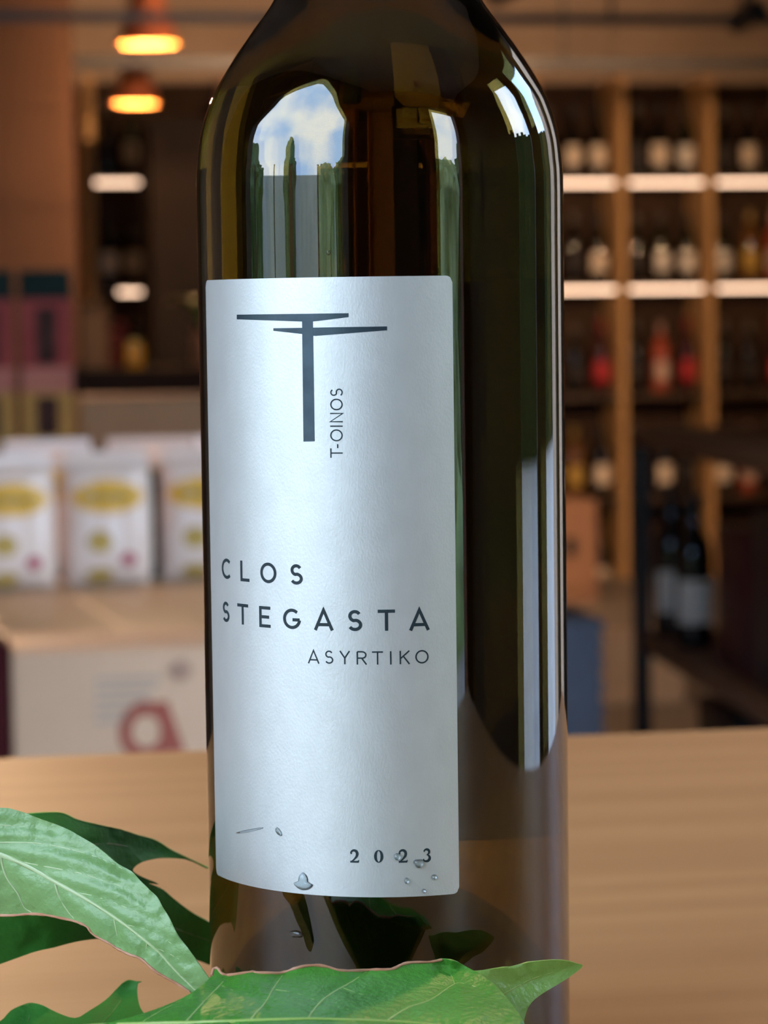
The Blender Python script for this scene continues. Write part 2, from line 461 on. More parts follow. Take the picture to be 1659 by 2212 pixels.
# ------------------------------------------------------------------ wine shelving on the back wall
SV = 10.0
shelf_wood = wood('honey_shelf_wood', (0.62, 0.38, 0.17), (0.56, 0.33, 0.14), (0.42, 0.23, 0.09), axis=2, rough=0.6, spec=0.2)
board_m = mat('dark_shelf_board', (0.10, 0.06, 0.035), (0.07, 0.04, 0.025), rough=0.5)
led_m = mat('led_strip_glow', (1, .8, .6), emit=(1.0, 0.66, 0.45), estr=3.5)
led_dim = mat('led_strip_dim', (1, .8, .6), emit=(1.0, 0.62, 0.40), estr=0.6)
back_m = mat('shelf_back_panel', (0.055, 0.033, 0.022), (0.042, 0.025, 0.017), rough=0.8, spec=0.1)
cell_px = [(1155, 1345), (1345, 1535), (1535, 1730)]
row_py = [395, 625, 862, 1085, 1310]
u_up = [at_v(p, 400, SV)[0] for p in (965, 1155, 1345, 1535, 1730)]
z_row = [at_v(1440, p, SV)[1] for p in row_py]
z_top = at_v(1440, 165, SV)[1]
unit = put(empty('wine_shelving'), 0, SV, 0)
tag(unit, 'honey wood wine shelving with glowing strips under its boards', 'shelving')
for uu in u_up:
    MB().box(uu - 0.017, uu + 0.017, 0, 0.32, 0.0, z_top).build('upright', shelf_wood, unit)
MB().box(u_up[0] - 0.017, u_up[-1] + 0.017, 0.30, 0.315, 0.0, z_top).build('back_panel', back_m, unit)
for k, zz in enumerate(z_row):
    for a, b in zip(u_up, u_up[1:]):
        bd = MB().box(a + 0.018, b - 0.018, 0.012, 0.30, zz + 0.004, zz + 0.024).build('shelf_board', board_m, unit)
        if k < 2:
            MB().box(a + 0.03, b - 0.03, 0.004, 0.012, zz - 0.006, zz + 0.008).build('light_strip', led_m if k < 2 else led_dim, bd)
# the short bay at the left of the bottle
u_l = [at_v(196, 400, SV)[0], at_v(330, 400, SV)[0], at_v(500, 400, SV)[0]]
bay = put(empty('wine_shelving'), 0, SV, 0)
tag(bay, 'narrow wine shelving bay under the pendant lamps with glowing strips', 'shelving')
for uu in (u_l[0], u_l[2]):
    MB().box(uu - 0.017, uu + 0.017, 0, 0.32, 0.0, z_top).build('upright', shelf_wood, bay)
MB().box(u_l[0], u_l[2], 0.30, 0.315, 0.0, z_top).build('back_panel', back_m, bay)
z_rowl = [at_v(250, p, SV)[1] for p in (395, 632, 862)]
for k, zz in enumerate(z_rowl):
    bd = MB().box(u_l[0] + 0.018, u_l[2] - 0.018, 0.012, 0.30, zz + 0.004, zz + 0.024).build('shelf_board', board_m, bay)
    if k < 2:
        MB().box(u_l[0] + (0.0 if k == 0 else 0.1), u_l[2] - 0.03, 0.004, 0.012, zz - 0.006, zz + 0.008).build('light_strip', led_m, bd)

# bottles: one mesh per kind, shared
BOT_PROF = [(0, 0.003), (0.030, 0), (0.0365, 0.004), (0.0375, 0.012), (0.0375, 0.185), (0.034, 0.205), (0.022, 0.225), (0.0155, 0.24), (0.0145, 0.262)]
def shelf_bottle_proto(name, glass_c, label_c, cap_c, tall=1.0):
    t = empty('wine_bottle')
    g = mat('bottle_' + name, glass_c, tuple(c * 0.7 for c in glass_c), rough=0.12, spec=0.6)
    MB().lathe([(r, z * tall) for r, z in BOT_PROF] + [(0.0, 0.262 * tall)], 20).build('body', g, t, smooth=50)
    lb = mat('paper_' + name, label_c, tuple(c * 0.85 for c in label_c), scale=30, rough=0.7)
    n, vs, fs = 10, [], []
    for k in range(n + 1):
        a = R_(-90 - 62 + 124 * k / n)
        for rr, zz in ((0.0381, 0.05), (0.0381, 0.135), (0.0377, 0.135), (0.0377, 0.05)):
            vs.append((rr * math.cos(a), rr * math.sin(a), zz * tall))
    for k in range(n):
        for q in range(4):
            fs.append((k * 4 + q, (k + 1) * 4 + q, (k + 1) * 4 + (q + 1) % 4, k * 4 + (q + 1) % 4))
    MB().add(vs, fs).build('label', lb, t, smooth=40)
    cp = mat('capsule_' + name, cap_c, tuple(c * 0.8 for c in cap_c), rough=0.3, metal=0.3)
    MB().lathe([(0.0152, 0.255 * tall), (0.0152, 0.295 * tall), (0.0162, 0.296 * tall), (0.0162, 0.302 * tall), (0, 0.303 * tall)], 16).build('capsule', cp, t, smooth=40)
    return t
DK = (0.006, 0.005, 0.004)
PROTO = {
    'cream': shelf_bottle_proto('cream', DK, (0.92, 0.78, 0.62), (0.02, 0.02, 0.02)),
    'white': shelf_bottle_proto('white', (0.01, 0.012, 0.006), (0.92, 0.87, 0.80), (0.06, 0.04, 0.03)),
    'red': shelf_bottle_proto('red', (0.05, 0.004, 0.006), (0.55, 0.03, 0.04), (0.25, 0.02, 0.02)),
    'black': shelf_bottle_proto('black', DK, (0.03, 0.025, 0.025), (0.10, 0.08, 0.06)),
    'amber': shelf_bottle_proto('amber', (0.16, 0.07, 0.015), (0.62, 0.40, 0.08), (0.30, 0.20, 0.05)),
    'rose': shelf_bottle_proto('rose', (0.45, 0.08, 0.04), (0.72, 0.50, 0.40), (0.40, 0.25, 0.2)),
}
LOOK = {'cream': 'dark bottle with cream label', 'white': 'dark bottle with white label', 'red': 'bottle with bright red label',
        'black': 'dark bottle with black label', 'amber': 'amber bottle with yellow label', 'rose': 'rose wine bottle with pale label'}
USED = set()
def bottle(kind, u, v, z, label, group, rz=0.0, s=1.0):
    p = PROTO[kind]
    t = p if kind not in USED else copy_tree(p)
    USED.add(kind)
    put(t, u, v, z, rz)
    t.scale = (s, s, s)
    return tag(t, label, 'bottle', group)
rows = {
    0: ['black', 'cream', 'cream',  'black', 'cream', 'white',  'black', 'cream', 'black'],
    1: ['black', 'black', 'cream',  'black', 'white', 'white',  'white', 'amber', 'rose'],
    2: ['black', 'black', 'red',    'black', 'rose',  'red',    'black', 'black', 'red'],
    3: ['amber', 'amber', 'cream',  'black', 'cream', 'black',  'cream', 'rose', 'black'],
    4: ['black', 'black', 'cream',  'black', 'black', 'black',  'black', 'black', 'black'],
}
ROWN = ['top', 'second', 'third', 'fourth', 'lowest']
BAYN = ['bay beside the big bottle', 'middle bay', 'outer bay']
POSN = ['left', 'centre', 'right']
for r, kinds in rows.items():
    for k, kd in enumerate(kinds):
        c, j = divmod(k, 3)
        a, b = u_up[c + 1], u_up[c + 2]
        uu = a + (b - a) * (0.21 + 0.29 * j) + random.uniform(-0.006, 0.006)
        s = random.uniform(0.93, 1.02)
        bottle(kd, uu, SV + 0.075 + random.uniform(0, 0.03), z_row[r] + 0.0245, '%s, %s of the %s shelf row, %s' % (LOOK[kd], POSN[j], ROWN[r], BAYN[c]),
               'wine bottles on the lit shelves', R_(random.uniform(-14, 14)), s)
for r, kinds in enumerate([['black', 'white'], ['cream', 'white'], ['black', 'black']]):
    for j, kd in enumerate(kinds):
        uu = at_v((236, 288)[j], 400, SV)[0]
        bottle(kd, uu, SV + 0.08, z_rowl[r] + 0.0245, '%s, %s on the %s board of the narrow bay' % (LOOK[kd], POSN[j * 2], ROWN[r]),
               'wine bottles in the narrow bay', R_(random.uniform(-10, 10)))

# tall dark cabinet behind the bottle's left edge
ua, zc = at_v(322, 255, 9.0); ub, _ = at_v(640, 255, 9.0)
cab = put(empty('tall_cabinet'), ua, 9.0, 0)
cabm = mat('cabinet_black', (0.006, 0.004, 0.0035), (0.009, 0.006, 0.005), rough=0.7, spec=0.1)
CW = ub - ua
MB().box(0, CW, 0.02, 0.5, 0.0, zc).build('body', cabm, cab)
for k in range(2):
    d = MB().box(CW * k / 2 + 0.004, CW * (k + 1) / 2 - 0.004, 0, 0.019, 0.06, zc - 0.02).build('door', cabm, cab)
    x = CW / 2 + (-0.03 if k == 0 else 0.03)
    MB().tube([(x, -0.02, 0.9), (x, -0.02, 1.25)], 0.006, 8).build('handle', mat('handle_bronze', (0.2, 0.1, 0.06), metal=0.8, rough=0.4), d, smooth=50)
tag(cab, 'tall black cabinet beside the narrow bay, behind the big bottle', 'cabinet')

# ------------------------------------------------------------------ display table with snack bags, left
DV0, DV1 = 3.19, 4.75
zt = at_v(200, 1258, 3.95)[1]
dt = put(empty('display_table'), 0, 0, 0)
u0 = at_v(-420, 1300, 3.6)[0]; u1 = at_v(560, 1300, 3.6)[0]
lt_wood = wood('light_display_wood', (0.42, 0.28, 0.155), (0.38, 0.25, 0.135), (0.30, 0.185, 0.10), scale=0.8)
MB().box(u0, u1, DV0, DV1, zt - 0.02, zt).build('table_top', lt_wood, dt, bevel=0.002)
for x in (u0 + 0.03, u1 - 0.03):
    for y in (DV0 + 0.16, DV1 - 0.04):
        MB().box(x - 0.025, x + 0.025, y - 0.025, y + 0.025, 0, zt - 0.02).build('leg', lt_wood, dt)
tag(dt, 'light wooden display table carrying the white snack bags', 'table')

bag_w = mat('bag_white_foil', (0.88, 0.70, 0.585), (0.82, 0.645, 0.535), scale=14, rough=0.22, spec=0.6, bump=0.5, bscale=30)
bag_y = mat('bag_yellow_print', (0.82, 0.44, 0.02), (0.74, 0.39, 0.015), scale=25, rough=0.3)
bag_d = mat('bag_print_gold', (0.55, 0.36, 0.06), (0.48, 0.30, 0.05), scale=25, rough=0.3)
bag_r = mat('bag_red_print', (0.45, 0.04, 0.09), (0.38, 0.03, 0.07), scale=25, rough=0.3)
bag_g = mat('bag_script_green', (0.16, 0.17, 0.05), (0.2, 0.2, 0.06), rough=0.4)
BW, BH, BD = 0.148, 0.205, 0.060
def bag_front(x, z):                    # forward bulge of the pillow bag
    a = max(0.0, 1 - (2 * x / BW) ** 2); b = max(0.0, 1 - (2 * z / BH - 1) ** 4)
    return -BD / 2 * (a ** 0.45) * (b ** 0.5)
def bag_proto():
    t = empty('snack_bag')
    NX, NZ = 16, 18
    vs, fs = [], []
    for side in (1, -1):
        for i in range(NX + 1):
            for j in range(NZ + 1):
                x = BW * (i / NX - 0.5); z = BH * j / NZ
                w_ = 1 - 0.05 * (abs(2 * j / NZ - 1) ** 3)
                vs.append((x * w_, side * bag_front(x, z) + 0.0012 * math.sin(31 * x * 9 + z * 60), z))
    M = (NX + 1) * (NZ + 1)
    for s in range(2):
        for i in range(NX):
            for j in range(NZ):
                a = s * M + i * (NZ + 1) + j
                q = (a, a + NZ + 1, a + NZ + 2, a + 1)
                fs.append(q if s == 0 else q[::-1])
    for i in range(NX):
        for j in (0, NZ):
            a = i * (NZ + 1) + j; fs.append((a, M + a, M + a + NZ + 1, a + NZ + 1))
    for j in range(NZ):
        for i in (0, NX):
            a = i * (NZ + 1) + j; fs.append((a, a + 1, M + a + 1, M + a))
    MB().add(vs, fs).build('pouch', bag_w, t, smooth=60, recalc=True)
    MB().box(-BW * 0.47, BW * 0.47, -0.002, 0.002, BH - 0.004, BH + 0.014).build('sealed_top', bag_w, t)
    def patch(name, cx, cz, rx, rz, m_, off=0.0012):
        vs, fs = [(cx, bag_front(cx, cz) - off, cz)], []
        for q in range(1, 5):
            for k in range(24):
                a = 2 * math.pi * k / 24
                x, z = cx + rx * q / 4 * math.cos(a), cz + rz * q / 4 * math.sin(a)
                x = max(-BW * .49, min(BW * .49, x))
                vs.append((x, bag_front(x, z) - off, z))
        for k in range(24):
            fs.append((0, 1 + k, 1 + (k + 1) % 24))
            for q in range(3):
                a = 1 + q * 24
                fs.append((a + k, a + 24 + k, a + 24 + (k + 1) % 24, a + (k + 1) % 24))
        return MB().add(vs, fs).build(name, m_, t, smooth=60)
    patch('logo_oval', 0.0, BH * 0.70, BW * 0.40, BH * 0.135, bag_y)
    # illegible script inside the oval
    pts = []
    for k in range(40):
        x = -BW * 0.27 + BW * 0.54 * k / 39; z = BH * 0.70 + 0.006 * math.sin(k * 1.35)
        pts.append((x, bag_front(x, z) - 0.0024, z))
    MB().tube(pts, 0.0012, 5).build('script', bag_g, t)
    patch('print_spot', -BW * 0.10, BH * 0.34, BW * 0.14, BH * 0.09, bag_d)
    patch('print_spot', BW * 0.22, BH * 0.19, BW * 0.085, BH * 0.055, bag_r)
    patch('print_spot', -BW * 0.10, BH * 0.07, BW * 0.15, BH * 0.05, bag_d)
    return t
bp = bag_proto()
def at_table(px, v): return at_v(px, 1250, v)[0]
bags = [(235, 3.93, 0, 'white foil snack bag with yellow oval, middle one of the front row'),
        (28, 3.90, 6, 'white foil snack bag with yellow oval, cut by the picture edge'),
        (442, 3.97, -4, 'white foil snack bag with yellow oval, half hidden behind the big bottle'),
        (110, 4.12, 3, 'white foil snack bag of the back row, behind the left gap'),
        (330, 4.14, -3, 'white foil snack bag of the back row, behind the dark gap'),
        (520, 4.16, 2, 'white foil snack bag of the back row, hidden by the big bottle')]
for i, (px, v, rz, lb) in enumerate(bags):
    t = bp if i == 0 else copy_tree(bp)
    put(t, at_table(px, v), v, zt + 0.0005, R_(rz))
    t.rotation_euler.x = R_(-4)
    if i > 2: t.scale = (1.08, 1.0, 1.06)
    tag(t, lb, 'snack bag', 'white snack bags on the display table')

dp = put(empty('gap_shade_slab'), at_table(341, 3.96), 3.98, zt + 0.0005, R_(3))  # dark slab put in for the shade in the gap between the bags
dkg = mat('gap_shade_dark_green', (0.010, 0.016, 0.012), (0.014, 0.02, 0.016), rough=0.7, spec=0.1)
MB().box(-0.012, 0.012, 0, 0.05, 0, 0.165).build('slab_body', dkg, dp, bevel=0.003)
MB().box(-0.009, 0.009, 0.012, 0.038, 0.165, 0.185).build('slab_top', dkg, dp, bevel=0.002)
tag(dp, 'narrow dark green slab added as the shaded gap between two white bags', 'slab')
# tall dark gift boxes with pink and yellow windows, on a riser behind the bags
RV = 4.36
zr = at_v(100, 955, RV)[1]
ri = put(empty('wooden_riser'), at_v(100, 1000, RV)[0], RV, zt + 0.0005)
for x in (-0.25, 0.035):
    MB().box(x, x + 0.02, 0, 0.16, 0, zr - zt - 0.02).build('side_panel', lt_wood, ri)
MB().box(-0.26, 0.056, 0, 0.16, zr - zt - 0.0195, zr - zt).build('top_board', lt_wood, ri)
tag(ri, 'light wooden riser behind the white bags, under the tall boxes', 'riser')
gb_dark = mat('box_dark_green', (0.006, 0.014, 0.012), (0.009, 0.018, 0.016), rough=0.7, spec=0.1)
gb_pink = mat('box_pink', (0.25, 0.055, 0.05), (0.20, 0.04, 0.04), scale=12, rough=0.85, spec=0.08)
gb_rose = mat('box_pale_rose', (0.36, 0.15, 0.115), (0.31, 0.12, 0.10), scale=12, rough=0.85, spec=0.08)
gb_yel = mat('box_yellow', (0.36, 0.22, 0.07), (0.31, 0.18, 0.055), scale=12, rough=0.85, spec=0.08)
gb_win = mat('box_print_dark', (0.028, 0.014, 0.013), (0.055, 0.028, 0.024), scale=45, rough=0.85, spec=0.08)
def gift_box():
    t = empty('gift_box')
    Wd, H = 0.094, 0.312
    MB().box(-Wd / 2, Wd / 2, 0, 0.06, 0, H).build('carton', gb_dark, t, bevel=0.0015)
    def face(n, x0, x1, z0, z1, m_, d=0.0012): MB().box(x0, x1, -d, 0.0, z0, z1).build(n, m_, t)
    face('yellow_panel', -Wd * .49, Wd * .49, 0.002, H * .29, gb_yel)
    face('rose_panel', -Wd * .49, Wd * .49, H * .29, H * .43, gb_rose)
    face('pink_panel', -Wd * .49, Wd * .49, H * .43, H * .83, gb_pink)
    face('dark_panel', -Wd * .22, Wd * .2, H * .03, H * .26, gb_win, 0.002)
    face('dark_panel', -Wd * .20, Wd * .2, H * .45, H * .78, gb_win, 0.002)
    return t
gbp = gift_box()
for i, (px, lb) in enumerate([(104, 'tall dark green gift box with pink and yellow panels, fully in view'),
                              (-22, 'tall dark green gift box with pink and yellow panels, cut by the picture edge')]):
    t = gbp if i == 0 else copy_tree(gbp)
    put(t, at_v(px, 900, RV + 0.03)[0], RV + 0.03, zr + 0.0005)
    tag(t, lb, 'gift box', 'tall gift boxes on the riser')

# cardboard boxes
card = mat('cardboard', (0.27, 0.165, 0.085), (0.24, 0.145, 0.075), scale=6, rough=0.8)
card_dk = mat('cardboard_dark', (0.11, 0.05, 0.028), (0.09, 0.042, 0.024), scale=6, rough=0.8)
card_pale = mat('cardboard_pale', (0.63, 0.40, 0.245), (0.59, 0.37, 0.225), scale=5, rough=0.8)
ink_red = mat('ink_red', (0.36, 0.10, 0.065), (0.31, 0.08, 0.055), rough=0.8, spec=0.1)
ink_grey = mat('ink_brown_grey', (0.44, 0.33, 0.24), (0.38, 0.28, 0.2), rough=0.6)
tape_m = mat('packing_tape', (0.42, 0.26, 0.13), (0.38, 0.23, 0.11), rough=0.3)
def carton(name, pxa, pxb, pya, v, depth, z0, m_, label, flap=None):
    ua, za = at_v(pxa, pya, v); ub, _ = at_v(pxb, pya, v)
    t = put(empty(name), ua, v, z0)
    L, H = ub - ua, za - z0
    MB().box(0, L, 0, depth, 0, H - 0.002).build('carton', m_, t, bevel=0.003)
    for k in range(2):
        MB().box(0.002, L - 0.002, depth / 2 * k + 0.002, depth / 2 * (k + 1) - 0.002, H - 0.002, H + 0.001).build('flap', flap or m_, t)
    MB().box(0.0, L, depth / 2 - 0.02, depth / 2 + 0.02, H + 0.001, H + 0.0015).build('tape', tape_m, t)
    tag(t, label, 'box')
    return t, L, H
carton('cardboard_box', 176, 520, 862, 4.40, 0.26, zt + 0.0005, card, 'brown cardboard box behind the white bags on the display table', card_dk)
zb0 = 0.0
bx, L, H = carton('cardboard_box', 24, 640, 1412, 2.96, 0.20, 0.001, card_pale, 'pale cardboard box with a red letter, in front of the display table')
def on_box(px, py):
    u, z = at_v(px, py, 2.96); o_ = at_v(24, 1412, 2.96)[0]
    return u - o_, z - 0.001
def ring(cx, cz, r0, r1, m_, name, n=40):
    vs, fs = [], []
    for k in range(n):
        a = 2 * math.pi * k / n
        for r in (r0, r1):
            for y in (-0.0006, -0.0001): vs.append((cx + r * math.cos(a) * 0.9, y, cz + r * math.sin(a)))
    for k in range(n):
        b, c = 4 * k, 4 * ((k + 1) % n)
        fs += [(b, c, c + 2, b + 2), (b + 2, c + 2, c + 3, b + 3), (b + 3, c + 3, c + 1, b + 1), (b + 1, c + 1, c, b)]
    return MB().add(vs, fs).build(name, m_, bx)
x, z = on_box(316, 1580); s1 = F_PX / 3.52
ring(x, z, 36 / s1, 66 / s1, ink_red, 'printed_letter')
a = on_box(338, 1515); b = on_box(362, 1515); c = on_box(400, 1625); d = on_box(352, 1625)
MB().add([(p[0], -0.0008, p[1]) for p in (a, b, c, d)] + [(p[0], -0.0001, p[1]) for p in (a, b, c, d)],
         [(3, 2, 1, 0), (4, 5, 6, 7), (0, 1, 5, 4), (1, 2, 6, 5), (2, 3, 7, 6), (3, 0, 4, 7)]).build('printed_letter', ink_red, bx)
for k in range(5):
    a = on_box(205, 1470 + 22 * k); b = on_box(345 - 12 * (k % 3) - (60 if k > 2 else 0), 1470 + 22 * k)
    MB().box(a[0], b[0], -0.0006, -0.0001, a[1] - 0.0035, a[1] + 0.0035).build('printed_line', ink_grey, bx)
a = on_box(390, 1415)  # the disc here stands for a faint reddish smudge on the card
MB().lathe([(0, 0), (0.014, 0), (0.014, 0.001), (0, 0.001)], 20).build('smudge_disc', mat('card_smudge', (0.40, 0.235, 0.155), (0.36, 0.2, 0.13), rough=0.8), bx).matrix_local = Matrix.Translation((a[0], -0.001, a[1] - 0.02)) @ Matrix.Rotation(R_(90), 4, 'X')
maroon = mat('maroon_card', (0.05, 0.009, 0.010), (0.04, 0.007, 0.008), rough=0.85, spec=0.05)
carton('maroon_box', -300, 17, 1400, 2.94, 0.22, 0.001, maroon, 'dark maroon box beside the pale box with red letter')

# clutter on the dark zone between bags and bottle: low dark counter with a jar and a plant
cu0, cz = at_v(176, 800, 6.2); cu1, _ = at_v(620, 800, 6.2)
ct = put(empty('dark_counter'), cu0, 6.2, 0)
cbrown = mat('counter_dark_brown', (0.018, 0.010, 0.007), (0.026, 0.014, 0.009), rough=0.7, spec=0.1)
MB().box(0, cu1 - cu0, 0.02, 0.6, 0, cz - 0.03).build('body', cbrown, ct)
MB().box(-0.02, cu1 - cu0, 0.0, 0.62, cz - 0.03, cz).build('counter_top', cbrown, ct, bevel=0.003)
for k in range(3):
    q = (cu1 - cu0) / 3
    MB().box(q * k + 0.01, q * (k + 1) - 0.01, 0.004, 0.02, 0.08, cz - 0.06).build('door_panel', cbrown, ct)
tag(ct, 'low dark brown counter behind the gift boxes', 'counter')
ju, jz = at_v(290, 690, 6.3)
jr = put(empty('honey_jar'), ju, 6.32, cz + 0.001); jr.scale = (0.62, 0.62, 0.62)
MB().lathe([(0, 0), (0.036, 0), (0.04, 0.006), (0.04, 0.085), (0.032, 0.1), (0, 0.1)], 24).build('jar', mat('honey_amber', (0.55, 0.28, 0.03), (0.5, 0.22, 0.02), rough=0.15), jr, smooth=40)
MB().lathe([(0.034, 0.1), (0.034, 0.118), (0, 0.118)], 24).build('lid', mat('lid_gold', (0.5, 0.33, 0.1), metal=0.7, rough=0.35), jr, smooth=40)
tag(jr, 'small amber honey jar on the low dark counter', 'jar')
for i, (px, hh, cc) in enumerate([(205, 0.16, (0.22, 0.12, 0.06)), (252, 0.115, (0.14, 0.03, 0.025))]):
    uu = at_v(px, 720, 6.35)[0]
    t = put(empty('tea_tin'), uu, 6.38 + 0.16 * i, cz + 0.001)
    MB().lathe([(0, 0), (0.04, 0), (0.04, hh), (0, hh)], 24).build('can', mat('tin_%d' % i, cc, rough=0.8, spec=0.1), t, smooth=40)
    MB().lathe([(0.0415, hh - 0.02), (0.0415, hh + 0.004), (0.038, hh + 0.008), (0, hh + 0.008)], 24).build('lid', mat('tin_lid_%d' % i, tuple(c * 0.6 for c in cc), rough=0.8, spec=0.1), t, smooth=40)
    tag(t, ['brown round tin with lid on the low dark counter', 'short dark red round tin beside the brown tin'][i], 'tin')
pu, pz = at_v(455, 800, 6.3)
pl = put(empty('potted_plant'), pu, 6.3, cz + 0.001)
MB().lathe([(0, 0), (0.045, 0), (0.06, 0.09), (0.056, 0.09), (0.05, 0.075), (0, 0.075)], 24).build('pot', mat('pot_clay', (0.22, 0.1, 0.05), rough=0.8), pl, smooth=40)
lgm = mat('plant_leaf_olive', (0.16, 0.19, 0.04), (0.11, 0.15, 0.03), rough=0.5)
for k in range(9):
    a = k * 2.4; n = 6; vs = []; fs = []
    for q in range(n + 1):
        t = q / n; rr = 0.005 + 0.11 * t; zz = 0.08 + 0.10 * math.sin(t * 2.2); ww = 0.03 * math.sin(math.pi * min(1, t * 0.95 + 0.05))
        for sgn in (-1, 1):
            vs.append((rr * math.cos(a) - sgn * ww * math.sin(a), rr * math.sin(a) + sgn * ww * math.cos(a), zz))
    for q in range(n): fs.append((2 * q, 2 * q + 1, 2 * q + 3, 2 * q + 2))
    MB().add(vs, fs).build('leaf', lgm, pl, smooth=60)
tag(pl, 'small olive green potted plant peeking out beside the big bottle', 'plant')

# ------------------------------------------------------------------ dark rack at the right
P1 = at_z(1372, 925, ZE - 0.24)
P2 = at_z(1664, 985, ZE - 0.24)
ang = math.atan2(P2[1] - P1[1], P2[0] - P1[0])      # the long edge runs towards the lens
Lr = math.hypot(P2[0] - P1[0], P2[1] - P1[1]) + 0.5
rack = put(empty('display_rack'), P1[0], P1[1], 0, ang)
rack_wood = wood('rack_dark_wood', (0.20, 0.10, 0.052), (0.16, 0.08, 0.042), (0.11, 0.055, 0.03), rough=0.6, spec=0.2)
zA, zB, zC = ZE - 0.24, ZE - 0.66, 0.12
WD = 0.62
for nm, zz in (('top_board', zA), ('shelf_board', zB), ('shelf_board', zC)):
    MB().box(0, Lr, 0.0, WD, zz - 0.035, zz).build(nm, rack_wood, rack, bevel=0.003)
for x in (0.02, Lr - 0.05):
    for y in (-0.012, WD - 0.02):
        MB().box(x, x + 0.032, y, y + 0.032, 0, zA - 0.0355).build('post', black_m, rack)
tag(rack, 'black metal display rack with dark wooden boards at the picture edge', 'rack')
def rack_at(a, b, z):
    c, s = math.cos(ang), math.sin(ang)
    return P1[0] + a * c - b * s, P1[1] + a * s + b * c, z
for px, kd, lb in [(1442, 'cream', 'far end beside the black post'), (1498, 'cream', 'second from the black post')]:
    best = min(((abs(project(W(*rack_at(q * 0.01, 0.055, zB + 0.1)))[0] - px), q * 0.01) for q in range(10, 100)))
    bottle(kd, *rack_at(best[1], 0.055, zB + 0.0005), LOOK[kd] + ' on the lower rack board, ' + lb, 'wine bottles on the dark rack', R_(-6))
for i, (a, b, kd, lb) in enumerate([(0.62, 0.30, 'black', 'farther from the lens'), (0.86, 0.16, 'red', 'at the picture edge'), (0.80, 0.36, 'black', 'standing behind the red one')]):
    bottle(kd, *rack_at(a, b, zA + 0.0005), LOOK[kd] + ' on the top rack board, ' + lb, 'wine bottles on the dark rack', R_(-6))
def rack_box(a, b, la, wb, z, h, m_, label):
    u, v, _ = rack_at(a, b, 0)
    t = put(empty('gift_carton'), u, v, z + 0.0005, ang)
    MB().box(0, la, 0, wb, 0, h * 0.8).build('carton', m_, t, bevel=0.002)
    MB().box(-0.002, la + 0.002, -0.002, wb + 0.002, h * 0.8, h).build('lid', m_, t, bevel=0.002)
    tag(t, label, 'box')
dk_red = mat('box_dark_red', (0.07, 0.010, 0.014), (0.05, 0.008, 0.011), rough=0.45)
dk_blk = mat('box_black', (0.010, 0.008, 0.009), (0.014, 0.010, 0.011), rough=0.45)
rack_box(0.52, 0.05, 0.30, 0.30, zB, 0.26, dk_red, 'dark red lidded box on the lower rack board')
rack_box(0.86, 0.04, 0.34, 0.30, zB, 0.31, dk_blk, 'black lidded box on the lower rack board at the picture edge')
rack_box(0.36, 0.05, 0.34, 0.36, zC, 0.21, dk_blk, 'black lidded box at the bottom of the dark rack')
rack_box(0.76, 0.05, 0.34, 0.36, zC, 0.21, dk_red, 'dark red lidded box at the bottom of the dark rack')

# beige crate behind the black post, blue-grey ribbed stool, brown cabinet
ua, za = at_v(1308, 1378, 6.6); ub, _ = at_v(1478, 1378, 6.6)
cr = put(empty('wooden_crate'), ua, 6.6, 0.001)
crm = wood('crate_pine', (0.86, 0.66, 0.42), (0.80, 0.60, 0.37), (0.70, 0.50, 0.30))
LL = ub - ua
for k in range(4):
    MB().box(0, LL, 0, 0.012, za / 4 * k, za / 4 * (k + 1) - 0.006).build('slat', crm, cr)
    MB().box(0, LL, 0.228, 0.24, za / 4 * k, za / 4 * (k + 1) - 0.006).build('slat', crm, cr)
for x in (0.0, LL - 0.015):
    MB().box(x, x + 0.015, 0.0125, 0.2275, 0, za - 0.006).build('side_panel', crm, cr)
tag(cr, 'upright pale pine crate standing behind the black rack post', 'crate')
ua, za = at_v(1120, 1345, 4.4); ub, _ = at_v(1303, 1345, 4.4)
st = put(empty('ribbed_stool'), ua, 4.4, 0.0005)
stm = mat('slate_blue_fabric', (0.20, 0.22, 0.27), (0.16, 0.18, 0.23), scale=60, rough=0.9, bump=0.4, bscale=200)
MB().box(0.004, ub - ua - 0.004, 0.004, 0.27, 0, za - 0.02).build('body', stm, st)
nr = 11
for k in range(nr):
    z0 = (za - 0.02) * k / nr
    MB().box(0, ub - ua, 0, 0.274, z0 + 0.004, z0 + (za - 0.02) / nr - 0.006).build('rib', stm, st, bevel=0.003)
MB().box(-0.003, ub - ua + 0.003, -0.003, 0.277, za - 0.02, za).build('cushion', stm, st, bevel=0.006)
tag(st, 'slate blue ribbed stool right behind the big bottle', 'stool')
ua, za = at_v(1150, 1085, 9.2); ub, _ = at_v(1292, 1085, 9.2)
lc = put(empty('low_cabinet'), ua, 9.2, 0)
lcm = mat('cabinet_peach_wood', (0.34, 0.18, 0.10), (0.30, 0.15, 0.085), scale=4, rough=0.5)
MB().box(0, ub - ua, 0.02, 0.45, 0, za).build('body', lcm, lc)
q = MB().box(0.01, ub - ua - 0.01, 0.0, 0.019, 0.05, za - 0.015).build('door', lcm, lc)
a = at_v(1232, 1180, 9.2)
MB().box(a[0] - ua - 0.02, a[0] - ua + 0.02, -0.012, -0.0005, a[1] - 0.035, a[1] + 0.035).build('handle_plate', black_m, q)
tag(lc, 'low peach brown cabinet in front of the wine shelving', 'cabinet')

